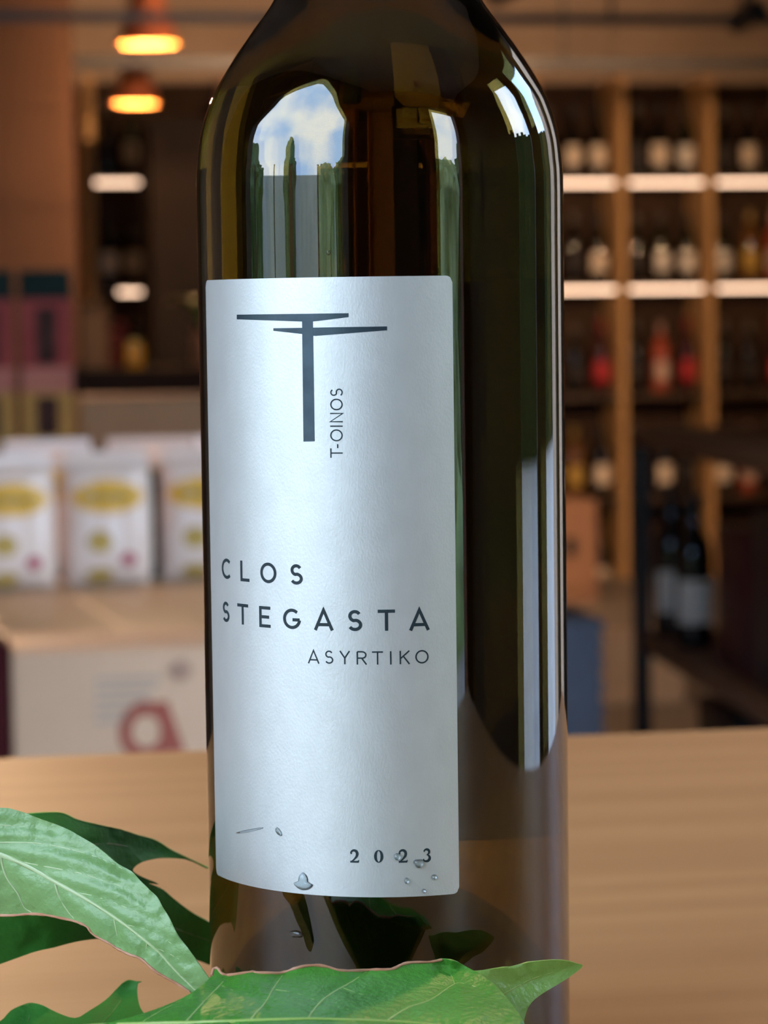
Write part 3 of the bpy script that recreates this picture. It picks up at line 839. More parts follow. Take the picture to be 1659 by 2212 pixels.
# ================================================================== THE TABLE
oak = wood('oak_table_wood', (0.32, 0.200, 0.090), (0.29, 0.178, 0.079), (0.195, 0.108, 0.044), scale=1.0, rough=0.5, spec=0.3, bands=5)
tb = put(empty('wooden_table'), 0, 0, 0)
VE = (at_z(0, 1635, TABLE_Z)[1] + at_z(1659, 1570, TABLE_Z)[1]) / 2      # the far edge of the table
MB().box(-1.1, 0.43, -0.50, VE, TABLE_Z - 0.035, TABLE_Z).build('table_top', oak, tb, bevel=0.003)
for x in (-1.02, 0.35):
    for y in (-0.46, VE - 0.10):
        MB().box(x, x + 0.06, y, y + 0.06, 0, TABLE_Z - 0.0355).build('leg', oak, tb)
for y in (-0.44, VE - 0.08):
    MB().box(-0.955, 0.345, y, y + 0.022, TABLE_Z - 0.11, TABLE_Z - 0.036).build('apron', oak, tb)
tag(tb, 'oak table carrying the big wine bottle and the leaves', 'table')

# ================================================================== THE WINE BOTTLE
RB = 0.0377
def zpx(py):                        # height above the table of a silhouette pixel row
    return at_y(CX, py, -0.0025).z - TABLE_Z
glass_m = mat('bottle_glass_amber', (0.35, 0.285, 0.105), (0.34, 0.28, 0.10), scale=2, rough=0.0, trans=1.0, ior=1.52, spec=0.5, coat=0.4)
wine_m = mat('white_wine', (0.80, 0.72, 0.40), (0.79, 0.71, 0.39), scale=2, rough=0.0, trans=1.0, ior=1.345)
sh = [(400, 394), (350, 391), (300, 385), (250, 372), (200, 352), (130, 311), (60, 263), (0, 222)]
prof = [(RB * h / 394.0, zpx(y)) for y, h in sh]
ztop = prof[-1][1]
neck = [(0.0178, ztop + 0.008), (0.0156, ztop + 0.016), (0.0146, ztop + 0.027), (0.0143, ztop + 0.045), (0.0143, ztop + 0.078)]
def smooth_prof(pts, n=5):
    out = []
    for i in range(len(pts) - 1):
        p0 = Vector(pts[max(i - 1, 0)]); p1 = Vector(pts[i]); p2 = Vector(pts[i + 1]); p3 = Vector(pts[min(i + 2, len(pts) - 1)])
        for k in range(n):
            t = k / n
            out.append(tuple(0.5 * ((2 * p1) + (p2 - p0) * t + (2 * p0 - 5 * p1 + 4 * p2 - p3) * t * t + (3 * p1 - p0 - 3 * p2 + p3) * t ** 3)))
    out.append(tuple(pts[-1]))
    return out
upper = smooth_prof([(RB, prof[0][1] - 0.012)] + prof + neck, 5)
base_o = [(0, 0.0400), (0.004, 0.0396), (0.008, 0.0382), (0.012, 0.0355), (0.016, 0.0312), (0.020, 0.0250), (0.0235, 0.0165), (0.0265, 0.0070), (0.0282, 0.0020), (0.030, 0.0002), (0.0335, 0.0006), (0.0362, 0.0028), (0.0374, 0.006), (RB, 0.010), (RB, 0.03), (RB, 0.08), (RB, 0.13)]
outer = base_o + upper
zl = upper[-1][1]
lip = [(0.0150, zl + 0.001), (0.0150, zl + 0.010), (0.0143, zl + 0.012), (0.0100, zl + 0.012)]
TH = 0.0030
inner = [(max(r - TH, 0.0098), z) for r, z in upper][::-1] + [(RB - TH, 0.13), (RB - TH, 0.08), (RB - TH, 0.03), (RB - TH, 0.016), (RB - TH - 0.0010, 0.0100), (0.0322, 0.0076), (0.0306, 0.0080), (0.0290, 0.0112), (0.0262, 0.0195), (0.0224, 0.0285), (0.0180, 0.0352), (0.0135, 0.0397), (0.009, 0.0424), (0.0045, 0.0440), (0, 0.0444)]
wb = empty('wine_bottle', (0, 0, TABLE_Z + 0.0003))
MB().lathe(outer + lip + [(0.0098, zl + 0.011)] + inner, 160).build('glass', glass_m, wb, smooth=40, recalc=True)
e = 0.00006
zfill = zl - 0.012
wp = [(0, 0.0444 - e), (0.0045, 0.0440 - e), (0.009, 0.0424 - e), (0.0135, 0.0397 - e), (0.0180 - e, 0.0352 - e), (0.0224 - e, 0.0285 - e), (0.0262 - e, 0.0195), (0.0290 - e, 0.0112), (0.0306 - e, 0.0080 - e), (0.0322, 0.0076 - e), (RB - TH - 0.0010 + e, 0.0100), (RB - TH + e, 0.016), (RB - TH + e, 0.03), (RB - TH + e, 0.08), (RB - TH + e, 0.13)]
wp += [(max(r - TH, 0.0098) + e, z) for r, z in upper if z < zfill]
wp += [(0, wp[-1][1])]
MB().lathe(wp, 160).build('wine', wine_m, wb, smooth=40, recalc=True)
foil = mat('capsule_foil', (0.02, 0.022, 0.024), (0.03, 0.03, 0.032), rough=0.35, metal=0.6)
MB().lathe([(0.0146, zl - 0.030), (0.0146, zl - 0.001), (0.0154, zl), (0.0154, zl + 0.0115), (0.0146, zl + 0.0127), (0, zl + 0.0127), ], 64).build('capsule', foil, wb, smooth=40)

# label coordinates: a = angle from the camera side, z = height above the bottle's base
def lab(px, py, R=RB):
    d = ray(px, py); o_ = EYE
    A = d.x ** 2 + d.y ** 2; B = 2 * (o_.x * d.x + o_.y * d.y); C_ = o_.x ** 2 + o_.y ** 2 - R * R
    disc = max(B * B - 4 * A * C_, 0)
    t = (-B - math.sqrt(disc)) / (2 * A)
    p = o_ + d * t
    return math.atan2(p.x, -p.y), p.z - TABLE_Z - 0.0003
def cyl(a, z, off):
    return ((RB + off) * math.sin(a), -(RB + off) * math.cos(a), z)
aL = (lab(447, 620)[0] + lab(468, 1870)[0]) / 2
aR = (lab(977, 620)[0] + lab(990.5, 1910)[0]) / 2
zT = (lab(720, 597)[1] + lab(970, 597)[1]) / 2
zB_ = (lab(720, 1936)[1] + lab(980, 1930)[1]) / 2
def wrap_label(name, a0, a1, z0, z1, cr_, off, th, material, n=72):
    vs, fs = [], []
    for i in range(n + 1):
        t = i / n
        # denser columns at the rounded corners
        a = a0 + (a1 - a0) * (0.5 - 0.5 * math.cos(math.pi * t)) * 0.5 + (a1 - a0) * t * 0.5
        s = min(a - a0, a1 - a) * RB
        ins = 0.0 if s >= cr_ else cr_ - math.sqrt(max(cr_ * cr_ - (cr_ - s) ** 2, 0))
        zz0, zz1 = z0 + ins, z1 - ins
        for q in range(9):
            vs.append(cyl(a, zz0 + (zz1 - zz0) * q / 8, off + th))
        for q in range(9):
            vs.append(cyl(a, zz0 + (zz1 - zz0) * q / 8, off))
    for i in range(n):
        b, c = i * 18, (i + 1) * 18
        for q in range(8):
            fs.append((b + q, c + q, c + q + 1, b + q + 1))
            fs.append((b + 9 + q, b + 10 + q, c + 10 + q, c + 9 + q))
        fs.append((b, b + 9, c + 9, c)); fs.append((b + 8, c + 8, c + 17, b + 17))
    for b in (0, n * 18):
        for q in range(8): fs.append((b + q, b + q + 1, b + q + 10, b + q + 9))
    return MB().add(vs, fs).build(name, material, wb, smooth=40, recalc=True)
lab_m = mat('pearl_label_paper', (0.53, 0.545, 0.527), (0.505, 0.52, 0.50), scale=260, rough=0.49, metal=0.7, bump=0.06, bscale=2600, stretch=(1, 1, 0.6))
back_lab_m = mat('back_label_paper', (0.62, 0.55, 0.42), (0.56, 0.5, 0.38), scale=60, rough=0.8, translucent=0.25)
fl = wrap_label('front_label', aL, aR, zB_, zT, 0.0013, 0.00008, 0.00012, lab_m)
tag(fl, 'pearl silver front label')
bl = wrap_label('back_label', R_(104), R_(206), zB_, zT, 0.0013, 0.00008, 0.00012, back_lab_m)
T0 = 0.00021; T1 = 0.00025           # printed ink just above the paper
ink = mat('label_ink', (0.012, 0.022, 0.026), (0.018, 0.03, 0.034), scale=300, rough=0.5, spec=0.2)
emb_ink = mat('emblem_foil_ink', (0.025, 0.040, 0.052), (0.038, 0.058, 0.072), scale=200, rough=0.32, metal=0.5)
def stroke_mesh(mb, pts, wd, to3, closed=False):
    """a flat ribbon of width wd (label metres) along pts (label metres)"""
    P = [Vector(p) for p in pts]; n = len(P)
    L_, R2 = [], []
    wl = wd if isinstance(wd, (list, tuple)) else [wd] * n
    for i in range(n):
        if closed: d0, d1 = P[i] - P[i - 1], P[(i + 1) % n] - P[i]
        else: d0 = P[i] - P[max(i - 1, 0)]; d1 = P[min(i + 1, n - 1)] - P[i]
        if d0.length < 1e-9: d0 = d1
        if d1.length < 1e-9: d1 = d0
        d0 = d0.normalized(); d1 = d1.normalized()
        t = (d0 + d1)
        t = t.normalized() if t.length > 1e-6 else d1
        nrm = Vector((-t.y, t.x)); k = 1 / max(0.45, nrm.dot(Vector((-d1.y, d1.x))))
        L_.append(P[i] + nrm * wl[i] / 2 * k); R2.append(P[i] - nrm * wl[i] / 2 * k)
    vs = []
    for a, b in zip(L_, R2):
        vs += [to3(a, T1), to3(b, T1), to3(a, T0), to3(b, T0)]
    fs = []
    m_ = n if closed else n - 1
    for i in range(m_):
        b, c = 4 * i, 4 * ((i + 1) % n)
        fs += [(b, b + 1, c + 1, c), (b + 2, c + 2, c + 3, b + 3), (b, c, c + 2, b + 2), (b + 1, b + 3, c + 3, c + 1)]
    if not closed:
        fs += [(0, 2, 3, 1), (4 * n - 4, 4 * n - 3, 4 * n - 1, 4 * n - 2)]
    mb.add(vs, fs)
def arc(cx, cy, rx, ry, a0, a1, n=22):
    return [(cx + rx * math.cos(R_(a0 + (a1 - a0) * k / n)), cy + ry * math.sin(R_(a0 + (a1 - a0) * k / n))) for k in range(n + 1)]
S_PTS = arc(.5, .745, .44, .255, 28, 255, 18) + arc(.5, .26, .5, .26, 78, -152, 20)
GLYPH = {   # strokes in a unit box; ('o', pts) marks a closed ring
    'C': [arc(.56, .5, .56, .5, 48, 312, 26)],
    'L': [[(0.08, 1), (0.08, 0.06), (1, 0.06)]],
    'O': [('o', arc(.5, .5, .5, .5, 0, 348.75, 31))],
    'S': [S_PTS],
    'T': [[(0, .94), (1, .94)], [(.5, .94), (.5, 0)]],
    'E': [[(1, .94), (.08, .94), (.08, .06), (1, .06)], [(.08, .5), (.88, .5)]],
    'G': [arc(.52, .5, .52, .5, 48, 352, 28), [(.56, .45), (1.04, .45)]],
    'A': [[(0.02, 0), (.5, .97), (.98, 0)], [(.18, .27), (.82, .27)]],
    'Y': [[(0, 1), (.5, .47), (1, 1)], [(.5, .5), (.5, 0)]],
    'R': [[(.04, 0), (.04, .96)] , [(.04, .96), (.5, .96)] + arc(.55, .72, .40, .24, 90, -90, 12) + [(.04, .48)], [(.5, .48), (1, 0)]],
    'I': [[(.5, 0), (.5, 1)]],
    'K': [[(.05, 0), (.05, 1)], [(1, 1), (.07, .42)], [(.36, .60), (1, 0)]],
    'N': [[(.04, 0), (.04, 1), (.96, 0), (.96, 1)]],
    '-': [[(0, .5), (1, .5)]],
}
def letter(ch, x0, x1, y0, y1, wd_px, parent, vertical=False, material=None):
    """ch placed in a pixel box of the photo, as print on the curved label"""
    xm, ym = (x0 + x1) / 2, (y0 + y1) / 2
    aL_, aR_ = lab(x0, ym)[0], lab(x1, ym)[0]
    zt_, zb_ = lab(xm, y0)[1], lab(xm, y1)[1]
    s = (RB * abs(math.cos((aL_ + aR_) / 2)))
    wd = wd_px / 10450.0
    def m2(p):
        if vertical: p = (1 - p[1], p[0])
        return (RB * (aL_ + (aR_ - aL_) * p[0]), zb_ + (zt_ - zb_) * p[1])
    to3 = lambda p, off: cyl(p.x / RB, p.y, off)
    # inset the box so that the ink stays within it
    mb = MB()
    wbx = abs(RB * (aR_ - aL_)); hbx = abs(zt_ - zb_)
    fx = min(0.45, wd / 2 / max(wbx, 1e-6)); fy = min(0.45, wd / 2 / max(hbx, 1e-6))
    if vertical: fx, fy = fy, fx
    for st_ in GLYPH[ch]:
        cl = st_[0] == 'o'
        pts = st_[1] if cl else st_
        rnd = ch in 'COSG'
        q = []
        for p in pts:
            if rnd: p = (fx + (1 - 2 * fx) * p[0], fy + (1 - 2 * fy) * p[1])
            q.append(m2(p))
        stroke_mesh(mb, q, wd, to3, cl)
    return mb.build('letter', material or ink, parent, recalc=True)
for ch, x0, x1, y0, y1 in [('C', 481.4, 501.3, 1206.4, 1250.3), ('L', 521.9, 540.5, 1211.4, 1255.3), ('O', 564, 598.5, 1215, 1259.7), ('S', 627.9, 654.9, 1218.5, 1262.7),
                           ('S', 483.4, 497.6, 1299.5, 1343.4), ('T', 515, 538, 1305, 1349), ('E', 562.4, 585.7, 1310.3, 1354.5), ('G', 613, 650.2, 1314.4, 1358.6),
                           ('A', 681, 719, 1316, 1361.3), ('S', 751.4, 782.5, 1317.4, 1363), ('T', 816.2, 853.4, 1317.4, 1362.3), ('A', 885.4, 925.3, 1315.7, 1361.3)]:
    letter(ch, x0, x1, y0, y1, 6.6, fl)
for ch, x0, x1, y0, y1 in [('A', 666.7, 690, 1403.8, 1432.9), ('S', 702.5, 720.7, 1404.9, 1433.5), ('Y', 735, 755.5, 1405.9, 1434.6), ('R', 771.4, 791.6, 1406.5, 1435.2),
                           ('T', 803.8, 827.4, 1406.5, 1435.2), ('I', 842.5, 845.5, 1406.5, 1435.2), ('K', 863.5, 884, 1405.5, 1434.2), ('O', 896.6, 925.3, 1403.8, 1432.9)]:
    letter(ch, x0, x1, y0, y1, 3.0, fl)
for ch, y0, y1 in [('T', 968.3, 988.8), ('O', 927.3, 953.3), ('I', 919, 922), ('N', 892.3, 911.6), ('O', 861, 886.3), ('S', 839.3, 856)]:
    letter(ch, 713.9, 740.9, y0, y1, 2.7, fl, vertical=True)
letter('-', 727.5, 732.5, 959.3, 967.8, 2.7, fl, vertical=True)
# serif figures 2 0 2 3: strokes of changing width
def digit(ch, x0, x1, y0, y1):
    xm, ym = (x0 + x1) / 2, (y0 + y1) / 2
    aL_, aR_ = lab(x0, ym)[0], lab(x1, ym)[0]
    zt_, zb_ = lab(xm, y0)[1], lab(xm, y1)[1]
    to3 = lambda p, off: cyl(p.x / RB, p.y, off)
    m2 = lambda p: (RB * (aL_ + (aR_ - aL_) * p[0]), zb_ + (zt_ - zb_) * p[1])
    U = (zt_ - zb_)
    mb = MB()
    def st_(pts, wds, closed=False): stroke_mesh(mb, [m2(p) for p in pts], [w_ * U * 1.15 for w_ in wds], to3, closed)
    if ch == '2':
        top = arc(.45, .70, .38, .27, 170, -20, 14)
        st_(top, [.10 + .09 * min(1, k / 9) for k in range(15)])
        st_([(.83, .61), (.70, .44), (.45, .25), (.10, .06)], [.19, .15, .10, .07])
        st_([(.0, .065), (.98, .065)], [.13, .13])
        st_([(.93, .06), (1.0, .22)], [.10, .03])
        st_([(.05, .70), (.19, .76)], [.09, .13])
    elif ch == '0':
        n = 32; pts, wd = [], []
        for k in range(n):
            a = 2 * math.pi * k / n
            pts.append((.5 + .40 * math.cos(a), .5 + .47 * math.sin(a))); wd.append(.06 + .13 * abs(math.cos(a)) ** 1.3)
        st_(pts, wd, True)
    elif ch == '3':
        a1 = arc(.46, .76, .33, .21, 160, -75, 12); a2 = arc(.42, .28, .43, .26, 85, -150, 16)
        st_(a1, [.08 + .09 * math.sin(math.pi * k / 12) for k in range(13)])
        st_(a2, [.06 + .13 * math.sin(math.pi * k / 16) for k in range(17)])
        st_([(.03, .14), (.16, .17)], [.10, .12]); st_([(.10, .80), (.20, .84)], [.08, .10])
    mb.build('numeral', ink, fl, recalc=True)
digit('2', 756.9, 775.3, 1835.7, 1862.8); digit('0', 809.4, 826.7, 1836, 1862.8); digit('2', 861, 879.5, 1835.4, 1862.8); digit('3', 913.2, 930.1, 1833.3, 1860.4)
# the T emblem: a stem and two tapering bars, sliced so that they follow the curve
def bar(top, bot, n=24):
    """top / bot: pixel polylines from left to right with equal x ends"""
    def ev(pl, x):
        for (xa, ya), (xb, yb) in zip(pl, pl[1:]):
            if x <= xb + 1e-6: return ya + (yb - ya) * (x - xa) / (xb - xa)
        return pl[-1][1]
    xs = [top[0][0] + (top[-1][0] - top[0][0]) * k / n for k in range(n + 1)]
    vs, fs = [], []
    for x in xs:
        for f in (top, bot):
            a, z = lab(x, ev(f, x))
            vs += [cyl(a, z, T1), cyl(a, z, T0)]
    for i in range(n):
        b, c = 4 * i, 4 * i + 4
        fs += [(b + 2, c + 2, c, b), (b + 1, c + 1, c + 3, b + 3), (b, c, c + 1, b + 1), (b + 2, b + 3, c + 3, c + 2)]
    fs += [(0, 1, 3, 2), (4 * n, 4 * n + 2, 4 * n + 3, 4 * n + 1)]
    return MB().add(vs, fs).build('emblem_bar', emb_ink, fl, recalc=True)
bar([(513.5, 679.6), (753.4, 676.5)], [(513.5, 689.8), (653.6, 694.6), (677, 694.6), (753.4, 685)])
bar([(592, 709), (836, 705)], [(592, 714.6), (653.6, 721.5), (678, 726), (836, 713.4)])
bar([(653.6, 679), (676.5, 679)], [(653.6, 694), (676.5, 694)], 4)
vs = []
for (x, y) in [(653.6, 690), (676.8, 690), (680.6, 953.3), (656.6, 953.8)]:
    a, z = lab(x, y); vs.append((a, z))
mb = MB(); q = []
for k in range(5):
    t = k / 4
    for e0, e1 in ((vs[0], vs[3]), (vs[1], vs[2])): pass
nn = 4
for i in range(nn + 1):
    s = i / nn
    a = vs[0][0] + (vs[1][0] - vs[0][0]) * s; zt2 = vs[0][1] + (vs[1][1] - vs[0][1]) * s
    a2 = vs[3][0] + (vs[2][0] - vs[3][0]) * s; zb2 = vs[3][1] + (vs[2][1] - vs[3][1]) * s
    q += [cyl(a, zt2, T1 + 0.00001), cyl(a, zt2, T0), cyl(a2, zb2, T1 + 0.00001), cyl(a2, zb2, T0)]
fs = []
for i in range(nn):
    b, c = 4 * i, 4 * i + 4
    fs += [(b, b + 2, c + 2, c), (b + 1, c + 1, c + 3, b + 3), (b, c, c + 1, b + 1), (b + 2, b + 3, c + 3, c + 2)]
fs += [(0, 1, 3, 2), (4 * nn, 4 * nn + 2, 4 * nn + 3, 4 * nn + 1)]
MB().add(q, fs).build('emblem_stem', emb_ink, fl, recalc=True)
tag(wb, 'big amber glass wine bottle with pearl silver label standing on the oak table', 'wine bottle')

# water drops on label and glass
water = bpy.data.materials.new('water')      # clear drop: lets the paper show through, mirrors the sky at its rounded sides
water.use_nodes = True
_t = water.node_tree; _t.nodes.clear()
_oo = _t.nodes.new('ShaderNodeOutputMaterial'); _mx = _t.nodes.new('ShaderNodeMixShader')
_tr = _t.nodes.new('ShaderNodeBsdfTransparent'); _gl = _t.nodes.new('ShaderNodeBsdfGlossy'); _fr = _t.nodes.new('ShaderNodeFresnel')
_ns = _t.nodes.new('ShaderNodeTexNoise'); _ns.inputs['Scale'].default_value = 900
_bp = _t.nodes.new('ShaderNodeBump'); _bp.inputs['Strength'].default_value = 0.05
_t.links.new(_ns.outputs['Fac'], _bp.inputs['Height']); _t.links.new(_bp.outputs['Normal'], _gl.inputs['Normal'])
_tr.inputs['Color'].default_value = (0.90, 0.93, 0.94, 1); _gl.inputs['Roughness'].default_value = 0.03; _fr.inputs['IOR'].default_value = 1.42
_t.links.new(_fr.outputs[0], _mx.inputs[0]); _t.links.new(_tr.outputs[0], _mx.inputs[1]); _t.links.new(_gl.outputs[0], _mx.inputs[2]); _t.links.new(_mx.outputs[0], _oo.inputs['Surface'])
def drop(px, py, wx, wy, label, rot=0.0, h=0.0009, shape=None, base=T0, group='water drops on the label'):
    a0, z0 = lab(px, py)
    n, rings = 20, 6
    ca, sa = math.cos(R_(rot)), math.sin(R_(rot))
    vs, fs = [], []
    cth = max(0.3, math.cos(a0))
    org = Vector(cyl(a0, z0, base))
    def pt(x, y, off):
        x, y = x * ca - y * sa, x * sa + y * ca
        return Vector(cyl(a0 + x / 10450.0 / cth / RB, z0 + y / 10450.0, base + off)) - org
    vs.append(pt(0, 0, h))
    for q in range(1, rings + 1):
        t = q / rings
        for k in range(n):
            an = 2 * math.pi * k / n
            f = shape(an) if shape else 1.0
            vs.append(pt(wx / 2 * t * f * math.cos(an), wy / 2 * t * f * math.sin(an), h * math.sqrt(max(0, 1 - t * t)) + 0.00002))
    for k in range(n):
        fs.append((0, 1 + k, 1 + (k + 1) % n))
        for q in range(rings - 1):
            b = 1 + q * n
            fs.append((b + k, b + n + k, b + n + (k + 1) % n, b + (k + 1) % n))
    fs.append(tuple(1 + (rings - 1) * n + k for k in range(n - 1, -1, -1)))
    o = MB().add(vs, fs).build('water_drop', water, smooth=70, recalc=True)
    o.location = org + Vector((0, 0, TABLE_Z + 0.0003))
    return tag(o, label, 'water drop', group)
drop(858, 1850, 15, 15, 'round water drop touching the second numeral two')
drop(904, 1864, 21, 18, 'largest water drop, below the numeral three', shape=lambda a: 1 + 0.16 * math.cos(3 * a - 1.57))
drop(878, 1902, 11, 13, 'small water drop below the second numeral two')
drop(937, 1894, 13, 11, 'small water drop near the lower label corner')
drop(915, 1924, 9, 9, 'tiniest water drop just above the label edge')
drop(604, 1796, 9, 20, 'slanted oval water drop beside the thin water streak', rot=32, h=0.0007)
drop(539, 1794, 66, 5, 'thin slanting water streak on the lower label', rot=21, h=0.0004)
def tshape(a):
    y = math.sin(a)
    return 1.0 if y < 0 else max(0.42, 1 - 0.55 * abs(math.cos(a)))
drop(656, 1903, 44, 38, 'tent shaped water drop at the bottom edge of the label', h=0.0007, shape=tshape)
drop(640, 2018, 30, 16, 'flat water drop on the dark glass below the label', h=0.0006, base=0.0, group='water drops on the glass')
drop(710, 546, 8, 10, 'tiny water drop on the glass above the emblem', h=0.0006, base=0.0, group='water drops on the glass')

# ================================================================== LEAVES
def catmull(pts, n=4, closed=True):
    P = [Vector(p) for p in pts]; N = len(P); out = []
    for i in range(N if closed else N - 1):
        p0 = P[i - 1] if (closed or i > 0) else P[i]
        p1 = P[i]; p2 = P[(i + 1) % N]
        p3 = P[(i + 2) % N] if (closed or i + 2 < N) else p2
        for k in range(n):
            t = k / n
            out.append(0.5 * ((2 * p1) + (p2 - p0) * t + (2 * p0 - 5 * p1 + 4 * p2 - p3) * t * t + (3 * p1 - p0 - 3 * p2 + p3) * t ** 3))
    if not closed: out.append(P[-1])
    return out
def inside(p, poly):
    c = False; n = len(poly)
    for i in range(n):
        a, b = poly[i], poly[i - 1]
        if (a.y > p.y) != (b.y > p.y) and p.x < (b.x - a.x) * (p.y - a.y) / (b.y - a.y) + a.x: c = not c
    return c
def seg_dist(p, a, b):
    ab = b - a; t = max(0, min(1, (p - a).dot(ab) / max(ab.length_squared, 1e-9)))
    return (p - a - ab * t).length
def make_leaf(root, outline, depth, veins, blade_m, vein_m, step=13, quilt=0.0010, thick=0.00035, sub=3, name='blade', seed=0):
    """outline/veins in photo pixels; depth(px,py) gives the real distance, so the blade is a curved sheet in space"""
    out = catmull(outline, sub)
    segs = []
    for vn in veins:
        pl = catmull(vn[0], 3, False)
        segs += list(zip(pl, pl[1:]))
    def surf(p, lift=0.0):
        d = min([seg_dist(p, a, b) for a, b in segs] or [30])
        q = quilt * (1 - math.exp(-(d / 15.0) ** 1.5))
        nz = noise.noise(Vector((p.x / 23.0, p.y / 15.0, seed))) * 0.00032 + noise.noise(Vector((p.x / 9.0, p.y / 7.0, seed + 5))) * 0.00008
        return at_y(p.x, p.y, depth(p.x, p.y) - q - nz * (1 if d > 4 else 0.4) - lift)
    xs = [p.x for p in out]; ys = [p.y for p in out]
    pts = list(out); nb = len(out)
    y = min(ys); r = 0
    while y < max(ys):
        x = min(xs) + (step / 2 if r % 2 else 0)
        while x < max(xs):
            p = Vector((x + random.uniform(-2, 2), y + random.uniform(-2, 2)))
            if inside(p, out) and min((p - b).length for b in out) > step * 0.45: pts.append(p)
            x += step
        y += step * 0.85; r += 1
    V2, E2, F2, *_ = geometry.delaunay_2d_cdt([Vector((p.x, p.y)) for p in pts], [(i, (i + 1) % nb) for i in range(nb)], [], 1, 1e-5)
    base = root.location
    V3 = [surf(Vector(p)) - base for p in V2]
    me = bpy.data.meshes.new(name)
    me.from_pydata([tuple(v) for v in V3], [], [tuple(f) for f in F2])
    bm = bmesh.new(); bm.from_mesh(me)
    bmesh.ops.recalc_face_normals(bm, faces=bm.faces[:])
    if sum(f.normal.y for f in bm.faces) > 0: bmesh.ops.reverse_faces(bm, faces=bm.faces[:])
    bmesh.ops.solidify(bm, geom=bm.faces[:], thickness=thick)
    bm.to_mesh(me); bm.free()
    me.materials.append(blade_m); me.shade_smooth(); me.set_sharp_from_angle(angle=R_(60))
    o = bpy.data.objects.new(name, me); COL.objects.link(o); o.parent = root
    for vn in veins:
        pl = catmull(vn[0], 4, False)
        p3 = [surf(p, 0.0) - base for p in pl]
        r0, r1 = vn[1] / 10450.0 / 2, vn[2] / 10450.0 / 2
        rad = [r0 + (r1 - r0) * k / (len(p3) - 1) for k in range(len(p3))]
        MB().tube(p3, rad, 6).build(vn[3] if len(vn) > 3 else 'vein', vein_m, root, smooth=60)
    return o, surf
def edge_strip(root, pts, surf, wpx, m_, name='dried_edge'):
    pl = catmull(pts, 4, False); base = root.location
    MB().tube([surf(p) - base for p in pl], [wpx / 10450.0 / 2 * (0.75 + 0.5 * random.random()) for _ in pl], 6).build(name, m_, root, smooth=60)

vein_pale = mat('vein_pale_green', (0.36, 0.47, 0.22), (0.42, 0.52, 0.28), scale=80, rough=0.4, translucent=0.15)
vein_mid = mat('vein_yellow_green', (0.26, 0.40, 0.08), (0.30, 0.44, 0.10), scale=80, rough=0.4, translucent=0.15)
vein_dark = mat('vein_dull_green', (0.07, 0.13, 0.03), (0.09, 0.16, 0.04), scale=80, rough=0.5)
leaf_top = mat('leaf_glossy_green', (0.045, 0.20, 0.018), (0.065, 0.25, 0.03), scale=60, rough=0.45, spec=0.32, bump=0.5, bscale=700, translucent=0.18, tcol=(0.10, 0.32, 0.03))
leaf_under = mat('leaf_pale_underside', (0.15, 0.29, 0.09), (0.19, 0.34, 0.12), scale=70, rough=0.38, spec=0.5, bump=0.3, bscale=600, translucent=0.18, tcol=(0.2, 0.4, 0.08))
leaf_dark = mat('leaf_deep_green', (0.025, 0.14, 0.018), (0.04, 0.18, 0.026), scale=60, rough=0.6, spec=0.2, bump=0.3, bscale=500, translucent=0.2, tcol=(0.05, 0.16, 0.02))
leaf_lime = mat('leaf_lime_underside', (0.20, 0.38, 0.07), (0.25, 0.44, 0.10), scale=60, rough=0.36, spec=0.5, bump=0.4, bscale=600, translucent=0.25, tcol=(0.3, 0.5, 0.06))
brown_edge = mat('dried_leaf_edge', (0.30, 0.12, 0.05), (0.42, 0.22, 0.13), scale=140, rough=0.6)

def ysm(a, b, t): t = max(0, min(1, t)); t = t * t * (3 - 2 * t); return a + (b - a) * t

# pale leaf showing its underside, left
r1 = empty('leaf', at_y(430, 2110, -0.047))
d1 = lambda x, y: ysm(-0.030, -0.050, (x + 100) / 560.0) + 0.010 * ((y - 1870 - (x - 60) * 0.62) / 120.0) ** 2 * 0.35
out1 = [(-150, 1790), (-90, 1757), (-40, 1747), (11, 1745), (35, 1750), (58, 1757), (78, 1766), (116, 1779), (148, 1792), (174, 1807), (203, 1824), (231, 1846), (255, 1866), (284, 1882), (302, 1901), (321, 1920), (339, 1937), (353, 1962), (370, 1990), (385, 2024), (405, 2047), (425, 2076), (451, 2113), (468, 2142), (455, 2166), (425, 2155), (409, 2142), (388, 2128), (356, 2110), (333, 2096), (304, 2071), (278, 2061), (252, 2048), (237, 2038), (202, 2019), (188, 2002), (162, 1990), (127, 1982), (101, 1977), (72, 1974), (29, 1977), (0, 1977), (-70, 1975), (-140, 1940), (-190, 1860)]
v1 = [([(-175, 1800), (-90, 1815), (0, 1845), (58, 1870), (121, 1905), (185, 1941), (249, 1982), (301, 2021), (344, 2057), (376, 2093), (411, 2128), (440, 2154)], 13, 3.5, 'midrib'),
      ([(3, 1847), (6, 1870), (17, 1899), (38, 1928), (53, 1960), (69, 1971)], 7, 3), ([(119, 1904), (127, 1934), (145, 1966), (160, 1984)], 6, 2.5),
      ([(246, 1980), (250, 2003), (257, 2038)], 5, 2), ([(318, 2035), (314, 2061)], 3.5, 1.5), ([(-95, 1815), (-80, 1870), (-60, 1930), (-45, 1965)], 7, 3),
      ([(-60, 1822), (0, 1820), (72, 1821), (136, 1831), (202, 1849), (246, 1867), (276, 1884)], 3.6, 1.5), ([(30, 1858), (52, 1863), (116, 1875), (179, 1888), (231, 1905), (278, 1922), (318, 1951)], 3.6, 1.5),
      ([(165, 1929), (197, 1934), (249, 1951), (304, 1975), (340, 1994)], 2.6, 1.2), ([(-60, 1780), (0, 1782), (75, 1788), (121, 1798)], 2.4, 1.2), ([(268, 1997), (310, 2006), (345, 2022), (380, 2045)], 2.4, 1.2), ([(330, 2045), (365, 2060), (400, 2080)], 2.2, 1.2)]
